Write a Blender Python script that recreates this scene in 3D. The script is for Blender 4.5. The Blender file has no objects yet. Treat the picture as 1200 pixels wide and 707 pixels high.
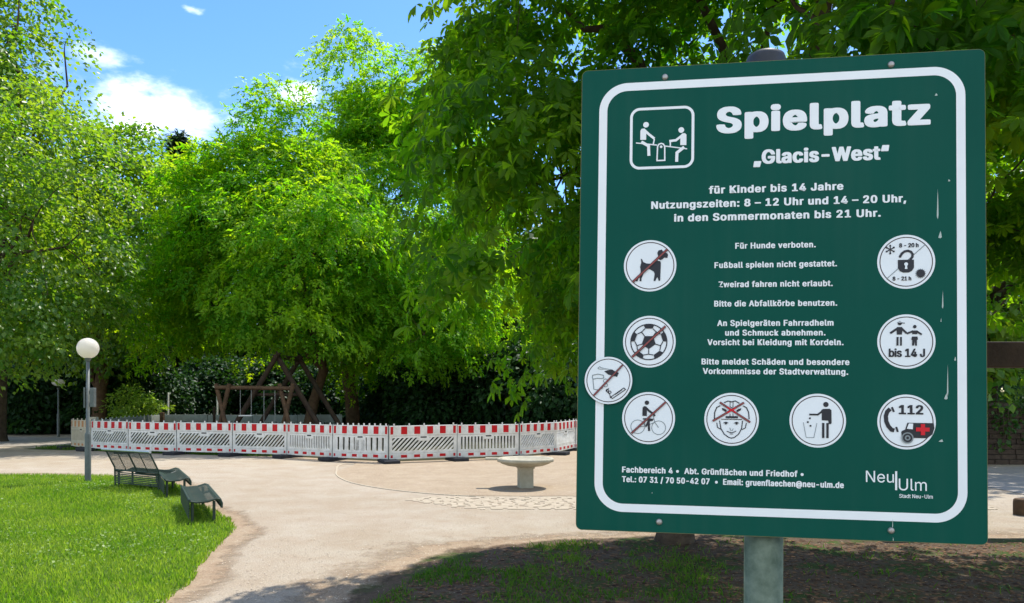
import bpy, bmesh, math, random, os
import numpy as np
from mathutils import Vector, Matrix, noise

random.seed(7)
RNG = np.random.default_rng(11)
scene = bpy.context.scene
COL = scene.collection
rad = math.radians

# ------------------------------------------------------------------ camera
EYE, FOC, HOR = 1.75, 900.0, 466.0           # eye height (m), focal length in photo px, horizon row
cam_d = bpy.data.cameras.new('camera')
cam_d.sensor_width = 36.0
cam_d.lens = FOC / 1200 * 36.0
cam_d.shift_y = (HOR - 353.5) / 1200
cam_d.clip_start, cam_d.clip_end = 0.05, 3000
cam = bpy.data.objects.new('camera', cam_d)
COL.objects.link(cam)
cam.location = (0, 0, EYE)
cam.rotation_euler = (rad(90), 0, 0)
scene.camera = cam

# ------------------------------------------------------------------ world, sun, exposure
SUN_EL, SUN_AZ = 63.0, 36.0                   # azimuth clockwise from the view direction
world = bpy.data.worlds.new('World')
scene.world = world
world.use_nodes = True
nt = world.node_tree
nt.nodes.clear()
N = nt.nodes.new; L = nt.links.new
wout = N('ShaderNodeOutputWorld'); bg = N('ShaderNodeBackground')
sky = N('ShaderNodeTexSky'); sky.sky_type = 'NISHITA'; sky.sun_disc = False
sky.sun_elevation = rad(SUN_EL); sky.sun_rotation = rad(SUN_AZ)
sky.air_density, sky.dust_density, sky.ozone_density = 1.0, 0.4, 2.2
hs = N('ShaderNodeHueSaturation'); hs.inputs['Saturation'].default_value = 1.3; hs.inputs['Value'].default_value = .94; hs.inputs['Hue'].default_value = .508
L(sky.outputs[0], hs.inputs['Color'])
geo = N('ShaderNodeTexCoord')
def cloud(cx, cz, sx, sz, amount, nscale):
    # a bank of cloud at a direction of the sky: azimuth slope cx, elevation slope cz
    sep = N('ShaderNodeSeparateXYZ'); L(geo.outputs['Generated'], sep.inputs[0])
    def m(op, a, b=None):
        n = N('ShaderNodeMath'); n.operation = op
        for i, v in enumerate((a, b)):
            if v is None: continue
            if isinstance(v, (int, float)): n.inputs[i].default_value = v
            else: L(v, n.inputs[i])
        return n.outputs[0]
    az = m('ARCTAN2', sep.outputs[0], sep.outputs[1])
    el = m('ARCSINE', sep.outputs[2])
    dx = m('DIVIDE', m('SUBTRACT', az, cx), sx); dz = m('DIVIDE', m('SUBTRACT', el, cz), sz)
    r = m('SQRT', m('ADD', m('MULTIPLY', dx, dx), m('MULTIPLY', dz, dz)))
    mp = N('ShaderNodeMapping'); L(geo.outputs['Generated'], mp.inputs[0]); mp.inputs['Scale'].default_value = (1, 1, 2.2)
    no = N('ShaderNodeTexNoise'); L(mp.outputs[0], no.inputs['Vector'])
    no.inputs['Scale'].default_value = nscale; no.inputs['Detail'].default_value = 7; no.inputs['Roughness'].default_value = .58
    t = m('SUBTRACT', m('ADD', m('SUBTRACT', 1.0, r), m('MULTIPLY', m('SUBTRACT', no.outputs['Fac'], .5), 2.6)), .12)
    mr = N('ShaderNodeMapRange'); mr.interpolation_type = 'SMOOTHSTEP'; L(t, mr.inputs[0])
    mr.inputs[1].default_value = 0; mr.inputs[2].default_value = 1.0; mr.inputs[3].default_value = 0; mr.inputs[4].default_value = amount
    return mr.outputs[0]
fac = None
for c in ((-.42, .325, .13, .05, 1.0, 13), (-.50, .375, .06, .016, .55, 22), (-.262, .368, .045, .028, .9, 20), (-.395, .436, .018, .006, .45, 40), (.5, .5, .3, .1, .9, 7), (-1.2, .4, .3, .12, 1.0, 6), (2.6, .6, 1.5, .9, 1.0, 3), (-2.5, .6, 1.4, .9, 1.0, 3)):  # last two banks, unseen behind the camera, added to whiten light on the sign
    o = cloud(*c)
    if fac is None: fac = o
    else:
        mx = N('ShaderNodeMath'); mx.operation = 'MAXIMUM'; L(fac, mx.inputs[0]); L(o, mx.inputs[1]); fac = mx.outputs[0]
mixc = N('ShaderNodeMix'); mixc.data_type = 'RGBA'
L(fac, mixc.inputs[0]); L(hs.outputs[0], mixc.inputs[6]); mixc.inputs[7].default_value = (6.6, 7.0, 7.4, 1)
L(mixc.outputs[2], bg.inputs['Color'])
bg.inputs['Strength'].default_value = 0.15
L(bg.outputs[0], wout.inputs['Surface'])

sun_d = bpy.data.lights.new('sun', 'SUN')
sun_d.energy, sun_d.angle, sun_d.color = 3.5, rad(.53), (1.0, .95, .86)
sun = bpy.data.objects.new('sun', sun_d); COL.objects.link(sun)
SUNV = Vector((math.cos(rad(SUN_EL)) * math.sin(rad(SUN_AZ)), math.cos(rad(SUN_EL)) * math.cos(rad(SUN_AZ)), math.sin(rad(SUN_EL))))
sun.rotation_euler = SUNV.to_track_quat('Z', 'Y').to_euler()
sun.location = SUNV * 60

scene.view_settings.view_transform = 'Standard'
scene.view_settings.look = 'None'
scene.view_settings.exposure = 1.0
scene.view_settings.gamma = 1.0
scene.view_settings.use_curve_mapping = False
cy = scene.cycles
cy.max_bounces = 8; cy.diffuse_bounces = 4; cy.glossy_bounces = 2; cy.transmission_bounces = 4; cy.transparent_max_bounces = 8
cy.caustics_reflective = False; cy.caustics_refractive = False
cy.sample_clamp_indirect = 6
try:
    cy.use_denoising = True
except Exception:
    pass

# ------------------------------------------------------------------ material helpers
def mat(name, rgb, rough=.7, spec=.3, metal=0.0, var=0.0, vscale=6.0, rgb2=None, bump=0.0, bscale=40.0, coat=0.0):
    m = bpy.data.materials.new(name); m.use_nodes = True
    t = m.node_tree; b = t.nodes['Principled BSDF']
    b.inputs['Roughness'].default_value = rough; b.inputs['Metallic'].default_value = metal
    b.inputs['Specular IOR Level'].default_value = spec
    b.inputs['Base Color'].default_value = (*rgb, 1)
    if coat: b.inputs['Coat Weight'].default_value = coat
    tc = t.nodes.new('ShaderNodeTexCoord')
    if rgb2 is not None or var:
        n = t.nodes.new('ShaderNodeTexNoise'); n.inputs['Scale'].default_value = vscale; n.inputs['Detail'].default_value = 8; n.inputs['Roughness'].default_value = .65
        t.links.new(tc.outputs['Object'], n.inputs['Vector'])
        r = t.nodes.new('ShaderNodeValToRGB'); r.color_ramp.elements[0].position = .33; r.color_ramp.elements[1].position = .68
        c2 = rgb2 if rgb2 is not None else tuple(c * (1 - var) for c in rgb)
        r.color_ramp.elements[0].color = (*c2, 1); r.color_ramp.elements[1].color = (*rgb, 1)
        t.links.new(n.outputs['Fac'], r.inputs[0]); t.links.new(r.outputs[0], b.inputs['Base Color'])
    if bump:
        n2 = t.nodes.new('ShaderNodeTexNoise'); n2.inputs['Scale'].default_value = bscale; n2.inputs['Detail'].default_value = 6
        t.links.new(tc.outputs['Object'], n2.inputs['Vector'])
        bu = t.nodes.new('ShaderNodeBump'); bu.inputs['Strength'].default_value = bump; bu.inputs['Distance'].default_value = .02
        t.links.new(n2.outputs['Fac'], bu.inputs['Height']); t.links.new(bu.outputs[0], b.inputs['Normal'])
    return m

def leaf_mat(name, ca, cb, ta, tb, trans=.5, rough=.5, spec=.25):
    # ca..cb reflected colour, ta..tb colour of light passing through; "tint" differs from leaf to leaf
    m = bpy.data.materials.new(name); m.use_nodes = True
    t = m.node_tree; b = t.nodes['Principled BSDF']; out = t.nodes['Material Output']
    at = t.nodes.new('ShaderNodeAttribute'); at.attribute_name = 'tint'
    def mixcol(a, c):
        x = t.nodes.new('ShaderNodeMix'); x.data_type = 'RGBA'
        t.links.new(at.outputs['Fac'], x.inputs[0]); x.inputs[6].default_value = (*a, 1); x.inputs[7].default_value = (*c, 1)
        return x.outputs[2]
    t.links.new(mixcol(ca, cb), b.inputs['Base Color'])
    b.inputs['Roughness'].default_value = rough; b.inputs['Specular IOR Level'].default_value = spec
    tr = t.nodes.new('ShaderNodeBsdfTranslucent'); t.links.new(mixcol(ta, tb), tr.inputs['Color'])
    mx = t.nodes.new('ShaderNodeMixShader'); mx.inputs[0].default_value = trans
    t.links.new(b.outputs[0], mx.inputs[1]); t.links.new(tr.outputs[0], mx.inputs[2]); t.links.new(mx.outputs[0], out.inputs['Surface'])
    return m

# ------------------------------------------------------------------ mesh helpers
class MB:
    """collects shapes and links them as one mesh object"""
    def __init__(s): s.v = []; s.f = []; s.sm = []; s.mi = []; s.cur = 0
    def add(s, vs, fs, M=None, smooth=False):
        o = len(s.v)
        for p in vs:
            p = Vector(p); s.v.append(M @ p if M is not None else p)
        for f in fs: s.f.append([o + i for i in f]); s.sm.append(smooth); s.mi.append(s.cur)
        return s
    def box(s, c, d, M=None, bev=0.0):
        x, y, z = d[0] / 2, d[1] / 2, d[2] / 2
        c = Vector(c)
        if bev <= 0:
            vs = [c + Vector((i * x, j * y, k * z)) for i in (-1, 1) for j in (-1, 1) for k in (-1, 1)]
            fs = [(0, 1, 3, 2), (4, 6, 7, 5), (0, 4, 5, 1), (2, 3, 7, 6), (0, 2, 6, 4), (1, 5, 7, 3)]
            return s.add(vs, fs, M)
        bm = bmesh.new(); bmesh.ops.create_cube(bm, size=1)
        for v in bm.verts: v.co = Vector((v.co.x * d[0], v.co.y * d[1], v.co.z * d[2])) + c
        bmesh.ops.bevel(bm, geom=bm.edges[:], offset=bev, segments=2, affect='EDGES', profile=.5)
        bm.verts.index_update()
        s.add([v.co.copy() for v in bm.verts], [[v.index for v in f.verts] for f in bm.faces], M)
        bm.free(); return s
    def tube(s, pts, r, n=8, M=None, caps=True, wob=0.0):
        pts = [Vector(p) for p in pts]
        rs = r if isinstance(r, (list, tuple)) else [r] * len(pts)
        vs = []; fs = []
        up = Vector((0, 0, 1))
        d0 = (pts[1] - pts[0]).normalized()
        a = d0.cross(up)
        if a.length < 1e-3: a = Vector((1, 0, 0))
        a.normalize()
        for i, p in enumerate(pts):
            d = (pts[min(i + 1, len(pts) - 1)] - pts[max(i - 1, 0)]).normalized()
            a = (a - d * a.dot(d)).normalized(); b = d.cross(a)
            for k in range(n):
                t = 2 * math.pi * k / n
                rr = rs[i]
                if wob: rr *= 1 + wob * math.sin(3 * t + i * .9) + wob * random.uniform(-.5, .5)
                vs.append(p + (a * math.cos(t) + b * math.sin(t)) * rr)
        for i in range(len(pts) - 1):
            for k in range(n):
                k2 = (k + 1) % n
                fs.append((i * n + k, i * n + k2, (i + 1) * n + k2, (i + 1) * n + k))
        s.add(vs, fs, M, True)
        if caps:
            s.add(vs[:n], [list(range(n))[::-1]], M); s.add(vs[-n:], [list(range(n))], M)
        return s
    def lathe(s, prof, n=24, M=None, c=(0, 0, 0)):
        vs = []; fs = []; c = Vector(c)
        for r, z in prof:
            for k in range(n):
                t = 2 * math.pi * k / n; vs.append(c + Vector((r * math.cos(t), r * math.sin(t), z)))
        for i in range(len(prof) - 1):
            for k in range(n):
                k2 = (k + 1) % n; fs.append((i * n + k, i * n + k2, (i + 1) * n + k2, (i + 1) * n + k))
        return s.add(vs, fs, M, True)
    def prism(s, poly, y0, y1, M=None):
        """polygon given in (x,z), extruded from y0 to y1"""
        n = len(poly)
        vs = [(x, y0, z) for x, z in poly] + [(x, y1, z) for x, z in poly]
        fs = [list(range(n)), list(range(n, 2 * n))[::-1]] + [(i, i + n, (i + 1) % n + n, (i + 1) % n) for i in range(n)]
        return s.add(vs, fs, M)
    def build(s, name, m, parent=None, loc=None):
        me = bpy.data.meshes.new(name)
        me.from_pydata([tuple(p) for p in s.v], [], s.f)
        me.polygons.foreach_set('use_smooth', s.sm)
        for mm in (m if isinstance(m, (list, tuple)) else [m]): me.materials.append(mm)
        me.polygons.foreach_set('material_index', s.mi); me.update()
        o = bpy.data.objects.new(name, me); COL.objects.link(o)
        if parent is not None: o.parent = parent
        if loc is not None: o.location = loc
        return o

def np_obj(name, V, F, m, parent=None, tint=None):
    """mesh object from numpy arrays; F is (n,k)"""
    me = bpy.data.meshes.new(name)
    V = np.ascontiguousarray(V, dtype=np.float32); F = np.ascontiguousarray(F, dtype=np.int32)
    me.vertices.add(len(V)); me.vertices.foreach_set('co', V.ravel())
    me.loops.add(F.size); me.loops.foreach_set('vertex_index', F.ravel())
    me.polygons.add(len(F)); me.polygons.foreach_set('loop_start', np.arange(0, F.size, F.shape[1], dtype=np.int32))
    me.update(calc_edges=True)
    if tint is not None:
        a = me.attributes.new('tint', 'FLOAT', 'POINT'); a.data.foreach_set('value', np.ascontiguousarray(tint, dtype=np.float32))
    me.materials.append(m)
    o = bpy.data.objects.new(name, me); COL.objects.link(o)
    if parent is not None: o.parent = parent
    return o

def tag(o, label=None, cat=None, group=None, kind=None):
    if label: o['label'] = label
    if cat: o['category'] = cat
    if group: o['group'] = group
    if kind: o['kind'] = kind
    return o
def thing(name, label, cat, loc=(0, 0, 0), rotz=0.0, group=None):
    o = bpy.data.objects.new(name, None); COL.objects.link(o)
    o.empty_display_size = .2
    o.location = loc; o.rotation_euler = (0, 0, rotz)
    return tag(o, label, cat, group)
def copy_tree(o, parent=None):
    c = o.copy(); COL.objects.link(c)
    if parent is not None: c.parent = parent
    for ch in [x for x in COL.objects if x.parent == o]: copy_tree(ch, c)
    return c
def gp(px, d):            # plan point at depth d seen in photo column px
    return (px - 600) / FOC * d, d

# ------------------------------------------------------------------ materials
M_white = mat('white_plastic', (.72, .71, .66), .5, .3, rgb2=(.50, .48, .42), vscale=4)
M_backp = mat('barrier_back_painted_shade', (.34, .37, .33), .6, .3, var=.3, vscale=4)  # white plastic backs without film, greyed to put their shade into the colour
M_beige = mat('beige_plastic', (.58, .50, .36), .6, .3, var=.25, vscale=5)
M_red = mat('red_reflective', (.50, .008, .012), .5, .2, var=.2, vscale=9)
M_orange = mat('orange_reflective', (.48, .17, .03), .45, .4, var=.25, vscale=9)
M_rubber = mat('recycled_rubber', (.035, .036, .04), .85, .2, var=.4, vscale=20, bump=.4, bscale=60)
M_bench = mat('green_bench_steel', (.020, .040, .030), .48, .3, rgb2=(.035, .048, .036), vscale=7)
M_rail = mat('bare_steel_rail', (.50, .52, .52), .35, .5, metal=.6, var=.2, vscale=10)
M_lamp = mat('grey_painted_pole', (.115, .13, .12), .5, .4, var=.3, vscale=8)
M_stone = mat('fountain_concrete', (.46, .42, .32), .85, .2, rgb2=(.33, .30, .22), vscale=5, bump=.35, bscale=45)
M_wood = mat('dark_play_timber', (.06, .038, .024), .8, .2, rgb2=(.03, .02, .014), vscale=5, bump=.5, bscale=18)
M_wood2 = mat('brown_play_timber', (.12, .068, .035), .8, .2, rgb2=(.06, .036, .02), vscale=5, bump=.5, bscale=18)
M_bark = mat('brown_bark', (.105, .075, .05), .95, .1, rgb2=(.05, .036, .026), vscale=7, bump=1.0, bscale=14)
M_bark2 = mat('reddish_bark', (.17, .105, .062), .95, .1, rgb2=(.085, .05, .032), vscale=6, bump=1.0, bscale=12)
M_chain = mat('swing_chain', (.28, .28, .27), .4, .5, metal=.7)
M_white_rubber = mat('pale_swing_seat', (.62, .6, .54), .6)
M_dirt = mat('brick_wall_dark', (.085, .06, .042), .9, .15, rgb2=(.05, .036, .027), vscale=9, bump=.6, bscale=22)

# opal glass globe: white, lets light through
M_globe = bpy.data.materials.new('opal_globe'); M_globe.use_nodes = True
_t = M_globe.node_tree; _b = _t.nodes['Principled BSDF']; _b.inputs['Base Color'].default_value = (.80, .76, .68, 1); _b.inputs['Roughness'].default_value = .3
_tr = _t.nodes.new('ShaderNodeBsdfTranslucent'); _tr.inputs[0].default_value = (.85, .80, .70, 1)
_mx = _t.nodes.new('ShaderNodeMixShader'); _mx.inputs[0].default_value = .55
_t.links.new(_b.outputs[0], _mx.inputs[1]); _t.links.new(_tr.outputs[0], _mx.inputs[2]); _t.links.new(_mx.outputs[0], _t.nodes['Material Output'].inputs['Surface'])

def ground_mat(name, cols, scales, bump, bscale, patch=None):
    """fine grain + broad patches, in world coordinates"""
    m = bpy.data.materials.new(name); m.use_nodes = True
    t = m.node_tree; b = t.nodes['Principled BSDF']; b.inputs['Roughness'].default_value = .95; b.inputs['Specular IOR Level'].default_value = .1
    tc = t.nodes.new('ShaderNodeTexCoord'); ln = t.links.new
    def nz(sc, det=8, ro=.6):
        n = t.nodes.new('ShaderNodeTexNoise'); n.inputs['Scale'].default_value = sc; n.inputs['Detail'].default_value = det; n.inputs['Roughness'].default_value = ro
        ln(tc.outputs['Object'], n.inputs['Vector']); return n.outputs['Fac']
    def ramp(f, p0, p1, c0, c1):
        r = t.nodes.new('ShaderNodeValToRGB'); r.color_ramp.elements[0].position = p0; r.color_ramp.elements[1].position = p1
        r.color_ramp.elements[0].color = (*c0, 1); r.color_ramp.elements[1].color = (*c1, 1); ln(f, r.inputs[0]); return r.outputs[0]
    def mix(f, a, c, mode='MIX'):
        x = t.nodes.new('ShaderNodeMix'); x.data_type = 'RGBA'; x.blend_type = mode
        if isinstance(f, float): x.inputs[0].default_value = f
        else: ln(f, x.inputs[0])
        for i, v in ((6, a), (7, c)):
            if isinstance(v, tuple): x.inputs[i].default_value = (*v, 1)
            else: ln(v, x.inputs[i])
        return x.outputs[2]
    c = ramp(nz(scales[0]), .36, .66, cols[0], cols[1])
    c2 = ramp(nz(scales[1], 10, .72), .40, .62, cols[2], cols[1])
    c = mix(.45, c, c2)
    g = ramp(nz(scales[2], 3, .8), .30, .72, (.55, .53, .51), (1.2, 1.2, 1.2))
    c = mix(1.0, c, g, 'MULTIPLY')
    v = t.nodes.new('ShaderNodeTexVoronoi'); v.inputs['Scale'].default_value = 42; ln(tc.outputs['Object'], v.inputs['Vector'])
    sp = ramp(v.outputs['Distance'], .10, .17, (.62, .60, .58), (1, 1, 1))
    c = mix(.5, c, mix(1.0, c, sp, 'MULTIPLY'))
    if patch:
        w = ramp(nz(patch[1], 9, .65), patch[2], patch[3], (0, 0, 0), (1, 1, 1))
        c = mix(w, c, patch[0])
    ln(c, b.inputs['Base Color'])
    bu = t.nodes.new('ShaderNodeBump'); bu.inputs['Strength'].default_value = bump; bu.inputs['Distance'].default_value = .015
    ln(nz(bscale, 6, .7), bu.inputs['Height']); ln(bu.outputs[0], b.inputs['Normal'])
    return m
M_sand = ground_mat('sandy_gravel', ((.37, .31, .225), (.45, .395, .315), (.34, .255, .175)), (.35, 1.3, 60), .9, 55)
M_sand2 = ground_mat('playground_gravel', ((.35, .275, .19), (.41, .335, .24), (.30, .225, .155)), (.8, 2.5, 70), .7, 40)
M_worn = ground_mat('worn_soil', ((.32, .235, .155), (.39, .31, .215), (.28, .19, .125)), (1.2, 4, 60), .7, 40)
M_turf = ground_mat('lawn_soil', ((.05, .10, .015), (.08, .15, .02), (.06, .08, .02)), (.8, 3, 40), .6, 30, patch=((.20, .14, .08), 1.2, .64, .72))
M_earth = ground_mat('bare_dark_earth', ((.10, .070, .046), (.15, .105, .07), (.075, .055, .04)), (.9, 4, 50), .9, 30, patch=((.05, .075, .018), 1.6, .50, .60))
M_path = ground_mat('grey_path', ((.30, .27, .23), (.36, .33, .29), (.27, .24, .20)), (.4, 2, 60), .4, 50)
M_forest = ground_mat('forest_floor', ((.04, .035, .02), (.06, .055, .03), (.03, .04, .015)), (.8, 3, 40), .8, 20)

# ------------------------------------------------------------------ ground sheets
def smooth_poly(pts, n=8):
    out = []
    P = [Vector((*p, 0)) for p in pts]; m = len(P)
    for i in range(m):
        a, b, c, d = P[i - 1], P[i], P[(i + 1) % m], P[(i + 2) % m]
        for k in range(n):
            t = k / n
            out.append(.5 * ((2 * b) + (c - a) * t + (2 * a - 5 * b + 4 * c - d) * t * t + (3 * b - a - 3 * c + d) * t ** 3))
    return out
def sheet(name, pts, z, m, label=None, jit=0.0, smooth=8):
    P = smooth_poly(pts, smooth) if smooth else [Vector((*p, 0)) for p in pts]
    if jit:
        for p in P:
            q = p.copy(); p += Vector((noise.noise(q * 4), noise.noise(q * 4 + Vector((5, 1, 7))), 0)) * jit * .5
            p += Vector((noise.noise(p * 2.1), noise.noise(p * 2.1 + Vector((9, 3, 1))), 0)) * jit
    mb = MB(); mb.add([(p.x, p.y, z) for p in P], [list(range(len(P)))])
    o = mb.build(name, m); tag(o, kind='structure'); return o
def soft_sheet(name, pts, z, m, width, smooth=12, nscale=5.0):
    """ground cover that frays out over its last stretch: the rim carries a falling 'rim' value that noise breaks up"""
    P = smooth_poly(pts, smooth); n = len(P); area = sum(P[i].x * P[(i + 1) % n].y - P[(i + 1) % n].x * P[i].y for i in range(n))
    V = []; out = []
    for i, p in enumerate(P):
        d = (P[(i + 1) % n] - P[i - 1]).normalized(); nn = Vector((d.y, -d.x, 0)) * (1 if area > 0 else -1)
        q = p + nn * width * (.75 + .5 * noise.noise(p * .9)); V.append((p.x, p.y, z)); out.append((q.x, q.y, z))
    mm = m.copy(); mm.name = name + '_frayed'; t = mm.node_tree; b = t.nodes['Principled BSDF']; ln = t.links.new
    at = t.nodes.new('ShaderNodeAttribute'); at.attribute_name = 'rim'; tc = t.nodes.new('ShaderNodeTexCoord')
    nz = t.nodes.new('ShaderNodeTexNoise'); nz.inputs['Scale'].default_value = nscale; nz.inputs['Detail'].default_value = 9; nz.inputs['Roughness'].default_value = .75; ln(tc.outputs['Object'], nz.inputs['Vector'])
    a = t.nodes.new('ShaderNodeMath'); a.operation = 'MULTIPLY_ADD'; ln(nz.outputs['Fac'], a.inputs[0]); a.inputs[1].default_value = 1.5; ln(at.outputs['Fac'], a.inputs[2])
    r = t.nodes.new('ShaderNodeMapRange'); ln(a.outputs[0], r.inputs[0]); r.inputs[1].default_value = .95; r.inputs[2].default_value = 1.35
    tr = t.nodes.new('ShaderNodeBsdfTransparent'); mx = t.nodes.new('ShaderNodeMixShader'); ln(r.outputs[0], mx.inputs[0]); ln(tr.outputs[0], mx.inputs[1]); ln(b.outputs[0], mx.inputs[2]); ln(mx.outputs[0], t.nodes['Material Output'].inputs['Surface'])
    mb = MB(); mb.add(V + out, [list(range(n)) if area > 0 else list(range(n))[::-1]] + [(i, i + n, (i + 1) % n + n, (i + 1) % n) for i in range(n)])
    o = mb.build(name, mm); at_ = o.data.attributes.new('rim', 'FLOAT', 'POINT'); at_.data.foreach_set('value', [1.0] * n + [0.0] * n)
    tag(o, kind='structure'); return o
g = MB()
g.add([(-400, -200, 0), (400, -200, 0), (400, 600, 0), (-400, 600, 0)], [(0, 1, 2, 3)])
tag(g.build('ground', M_sand), kind='structure')

LAWN = [(-2.75, 3.0), (-2.95, 5.2), (-3.02, 6.5), (-3.1, 7.2), (-3.42, 8.4), (-3.62, 9.6), (-3.95, 10.6), (-4.7, 11.8), (-5.6, 13.2), (-6.5, 14.9), (-7.6, 16.2), (-9.0, 16.9), (-11.5, 17.2), (-16, 17.0), (-22, 15.5), (-24, 8), (-22, 1), (-10, -1.5), (-4, 0)]
soft_sheet('lawn', LAWN, .012, M_turf, .10, 14)
soft_sheet('worn_edge', LAWN, .008, M_worn, .75, 14, 2.6)
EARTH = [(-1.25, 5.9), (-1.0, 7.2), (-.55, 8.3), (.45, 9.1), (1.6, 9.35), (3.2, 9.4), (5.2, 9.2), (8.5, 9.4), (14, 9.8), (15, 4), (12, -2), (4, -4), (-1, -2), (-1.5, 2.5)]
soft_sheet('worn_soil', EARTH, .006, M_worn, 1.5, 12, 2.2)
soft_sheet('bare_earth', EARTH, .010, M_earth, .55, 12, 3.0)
sheet('grass_verge', [(-16.5, 26.5), (-14, 25.2), (-10.4, 23.7), (-7.2, 22.8), (-6.6, 23.6), (-9, 27), (-14, 30)], .008, M_turf, jit=.25)
sheet('playground_ground', [(-4.1, 20.2), (-4.15, 18.0), (-3.4, 16.0), (-2.3, 14.6), (-1.0, 13.75), (.6, 13.6), (3.5, 13.8), (7, 14.6), (8, 20), (6, 30), (-6, 33), (-14, 32), (-13, 26), (-8, 23), (-5, 21)], .006, M_sand2, jit=.05)
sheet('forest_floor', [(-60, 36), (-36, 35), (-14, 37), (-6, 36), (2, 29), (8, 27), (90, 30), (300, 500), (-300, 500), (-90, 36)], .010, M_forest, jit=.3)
sheet('painted_shade', [(-15.2, 26.9), (-13.6, 25.5), (-12, 24.6), (-8.4, 23.4), (-6.5, 22.7), (-5, 21.7), (-3.3, 20.9), (-1.5, 21.7), (.2, 22.5), (1.3, 23.8), (2.3, 26), (4, 30), (2, 40), (-16, 40)], .011, M_forest, smooth=0)  # dark sheet standing in for the tree shade on the ground behind the barriers
sheet('path', [(9.2, 13.2), (16, 12.4), (40, 12), (40, 19.2), (20, 19.2), (9.5, 19.4)], .007, M_path, smooth=0)
sheet('side_path', [(-60, 25), (-30, 27), (-17.5, 27.5), (-16.6, 29.5), (-22, 34), (-60, 36)], .007, M_path, jit=.2)

# kerb of small setts along the edge of the play area and a field of pale cobbles
M_cob = mat('pale_setts', (.42, .355, .265), .9, .1, rgb2=(.36, .30, .22), vscale=3, bump=.4, bscale=30)
kb = MB()
arc = smooth_poly([(-4.1, 20.0), (-4.12, 18.0), (-3.4, 15.95), (-2.3, 14.55), (-1.0, 13.7), (.4, 13.5)], 14)[:14 * 5 - 2]
for a, b in zip(arc[::2], arc[2::2]):
    if (b - a).length > 2 or (b - a).length < .05: continue
    d = (b - a); c = (a + b) / 2
    Mx = Matrix.Translation((c.x, c.y, .001)) @ Matrix.Rotation(math.atan2(d.y, d.x), 4, 'Z')
    kb.box((0, 0, 0), (d.length * .985, .045, .026), Mx, bev=.008)
tag(kb.build('kerb', M_cob), kind='structure')
cb = MB(); rr = random.Random(3)
y = 12.05
while y < 13.5:
    x = -2.2 + (13.5 - y) * .9 + rr.uniform(-.1, .1)
    while x < 7.5:
        w = rr.uniform(.09, .15); 
        edge = (y - 12.05) / 1.45
        if x > -1.9 + 1.6 * abs(edge - .75) and rr.random() > .07:
            cb.box((x + w / 2, y + rr.uniform(-.01, .01), -.0075 + rr.uniform(0, .0025)), (w - .010, .108, .03), Matrix.Rotation(rr.uniform(-.004, .004), 4, 'Z'))
        x += w
    y += .118
tag(cb.build('cobblestone_paving', M_cob), kind='structure')

# ------------------------------------------------------------------ foliage
def norm(a): return a / np.maximum(np.linalg.norm(a, axis=-1, keepdims=True), 1e-9)
def tmpl_simple(w=.34, fold=.10):
    v = np.array([(0, 0, 0), (.45, -w, fold), (1, 0, -.06), (.45, w, fold)], float)
    return v, np.array([(0, 1, 2, 3)][:0] or [(0, 1, 2), (0, 2, 3)])
def tmpl_palm(n=7, six=True, droop=.30, curl=.0):
    vs = []; fs = []
    for k in range(n):
        a = rad(-112 + 224 * k / (n - 1)); ln = 1 - .42 * abs(k - (n - 1) / 2) / ((n - 1) / 2)
        ca, sa = math.cos(a), math.sin(a); dr = -droop - .14 * math.cos(k * 2.1 + n + curl * 9)
        prof = [(.06, 0, 0), (.50, -.15, .05), (.80, -.19, .04), (1, 0, -.05), (.80, .19, .04), (.50, .15, .05)] if six else [(.05, 0, 0), (.62, -.19, .05), (1, 0, -.03), (.62, .19, .05)]
        o = len(vs)
        for x, y, z in prof:
            x *= ln; y *= ln * (.95 + .12 * math.sin(k * 1.7 + curl * 5)); z = z * ln + curl * y * x
            vs.append((x * ca - y * sa, x * sa + y * ca, z + dr * x * x))
        if six: fs += [(o, o + 1, o + 2, o + 3), (o, o + 3, o + 4, o + 5)]
        else: fs += [(o, o + 1, o + 2), (o, o + 2, o + 3)]
    return np.array(vs, float), np.array(fs)
def tmpl_tuft(seed, n=10):
    # an uneven spray of narrow leaflets along a drooping stalk
    r = random.Random(seed); vs = []; fs = []
    for k in range(n):
        x = r.uniform(.05, .9); ang = r.choice((-1, 1)) * rad(r.uniform(15, 85)) * (1.1 - x * .7); ln = r.uniform(.24, .44); dz = r.uniform(-.55, .25); y0 = r.uniform(-.08, .08); tw = r.uniform(-.12, .12)
        o = len(vs); ca, sa = math.cos(ang), math.sin(ang)
        for u, w, z in ((0, 0, 0), (.45, -.22, .04 + tw), (1, 0, dz), (.45, .22, .04 - tw)):
            u *= ln; w *= ln
            vs.append((x + u * ca - w * sa, y0 + u * sa + w * ca, z * ln - .40 * x * x))
        fs += [(o, o + 1, o + 2), (o, o + 2, o + 3)]
    return np.array(vs, float), np.array(fs)
T_SIMPLE, T_PALM, T_PIN = tmpl_simple(), [tmpl_palm(7, True, .30), tmpl_palm(5, True, .14, .5), tmpl_palm(6, True, .50, -.4), tmpl_palm(7, True, .40, .3), tmpl_palm(5, True, .62, -.6)], [tmpl_tuft(k) for k in range(6)]

def leaves(pos, tip, nrm, size, tint, T):
    tip = norm(tip); nrm = norm(nrm - tip * np.sum(nrm * tip, 1, keepdims=True)); side = np.cross(nrm, tip)
    v, f = T
    V = pos[:, None, :] + size[:, None, None] * (v[None, :, 0:1] * tip[:, None, :] + v[None, :, 1:2] * side[:, None, :] + v[None, :, 2:3] * nrm[:, None, :])
    n, k = len(pos), len(v)
    F = (f[None, :, :] + (np.arange(n) * k)[:, None, None]).reshape(-1, f.shape[1])
    return V.reshape(-1, 3), F, np.repeat(tint, k)

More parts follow.
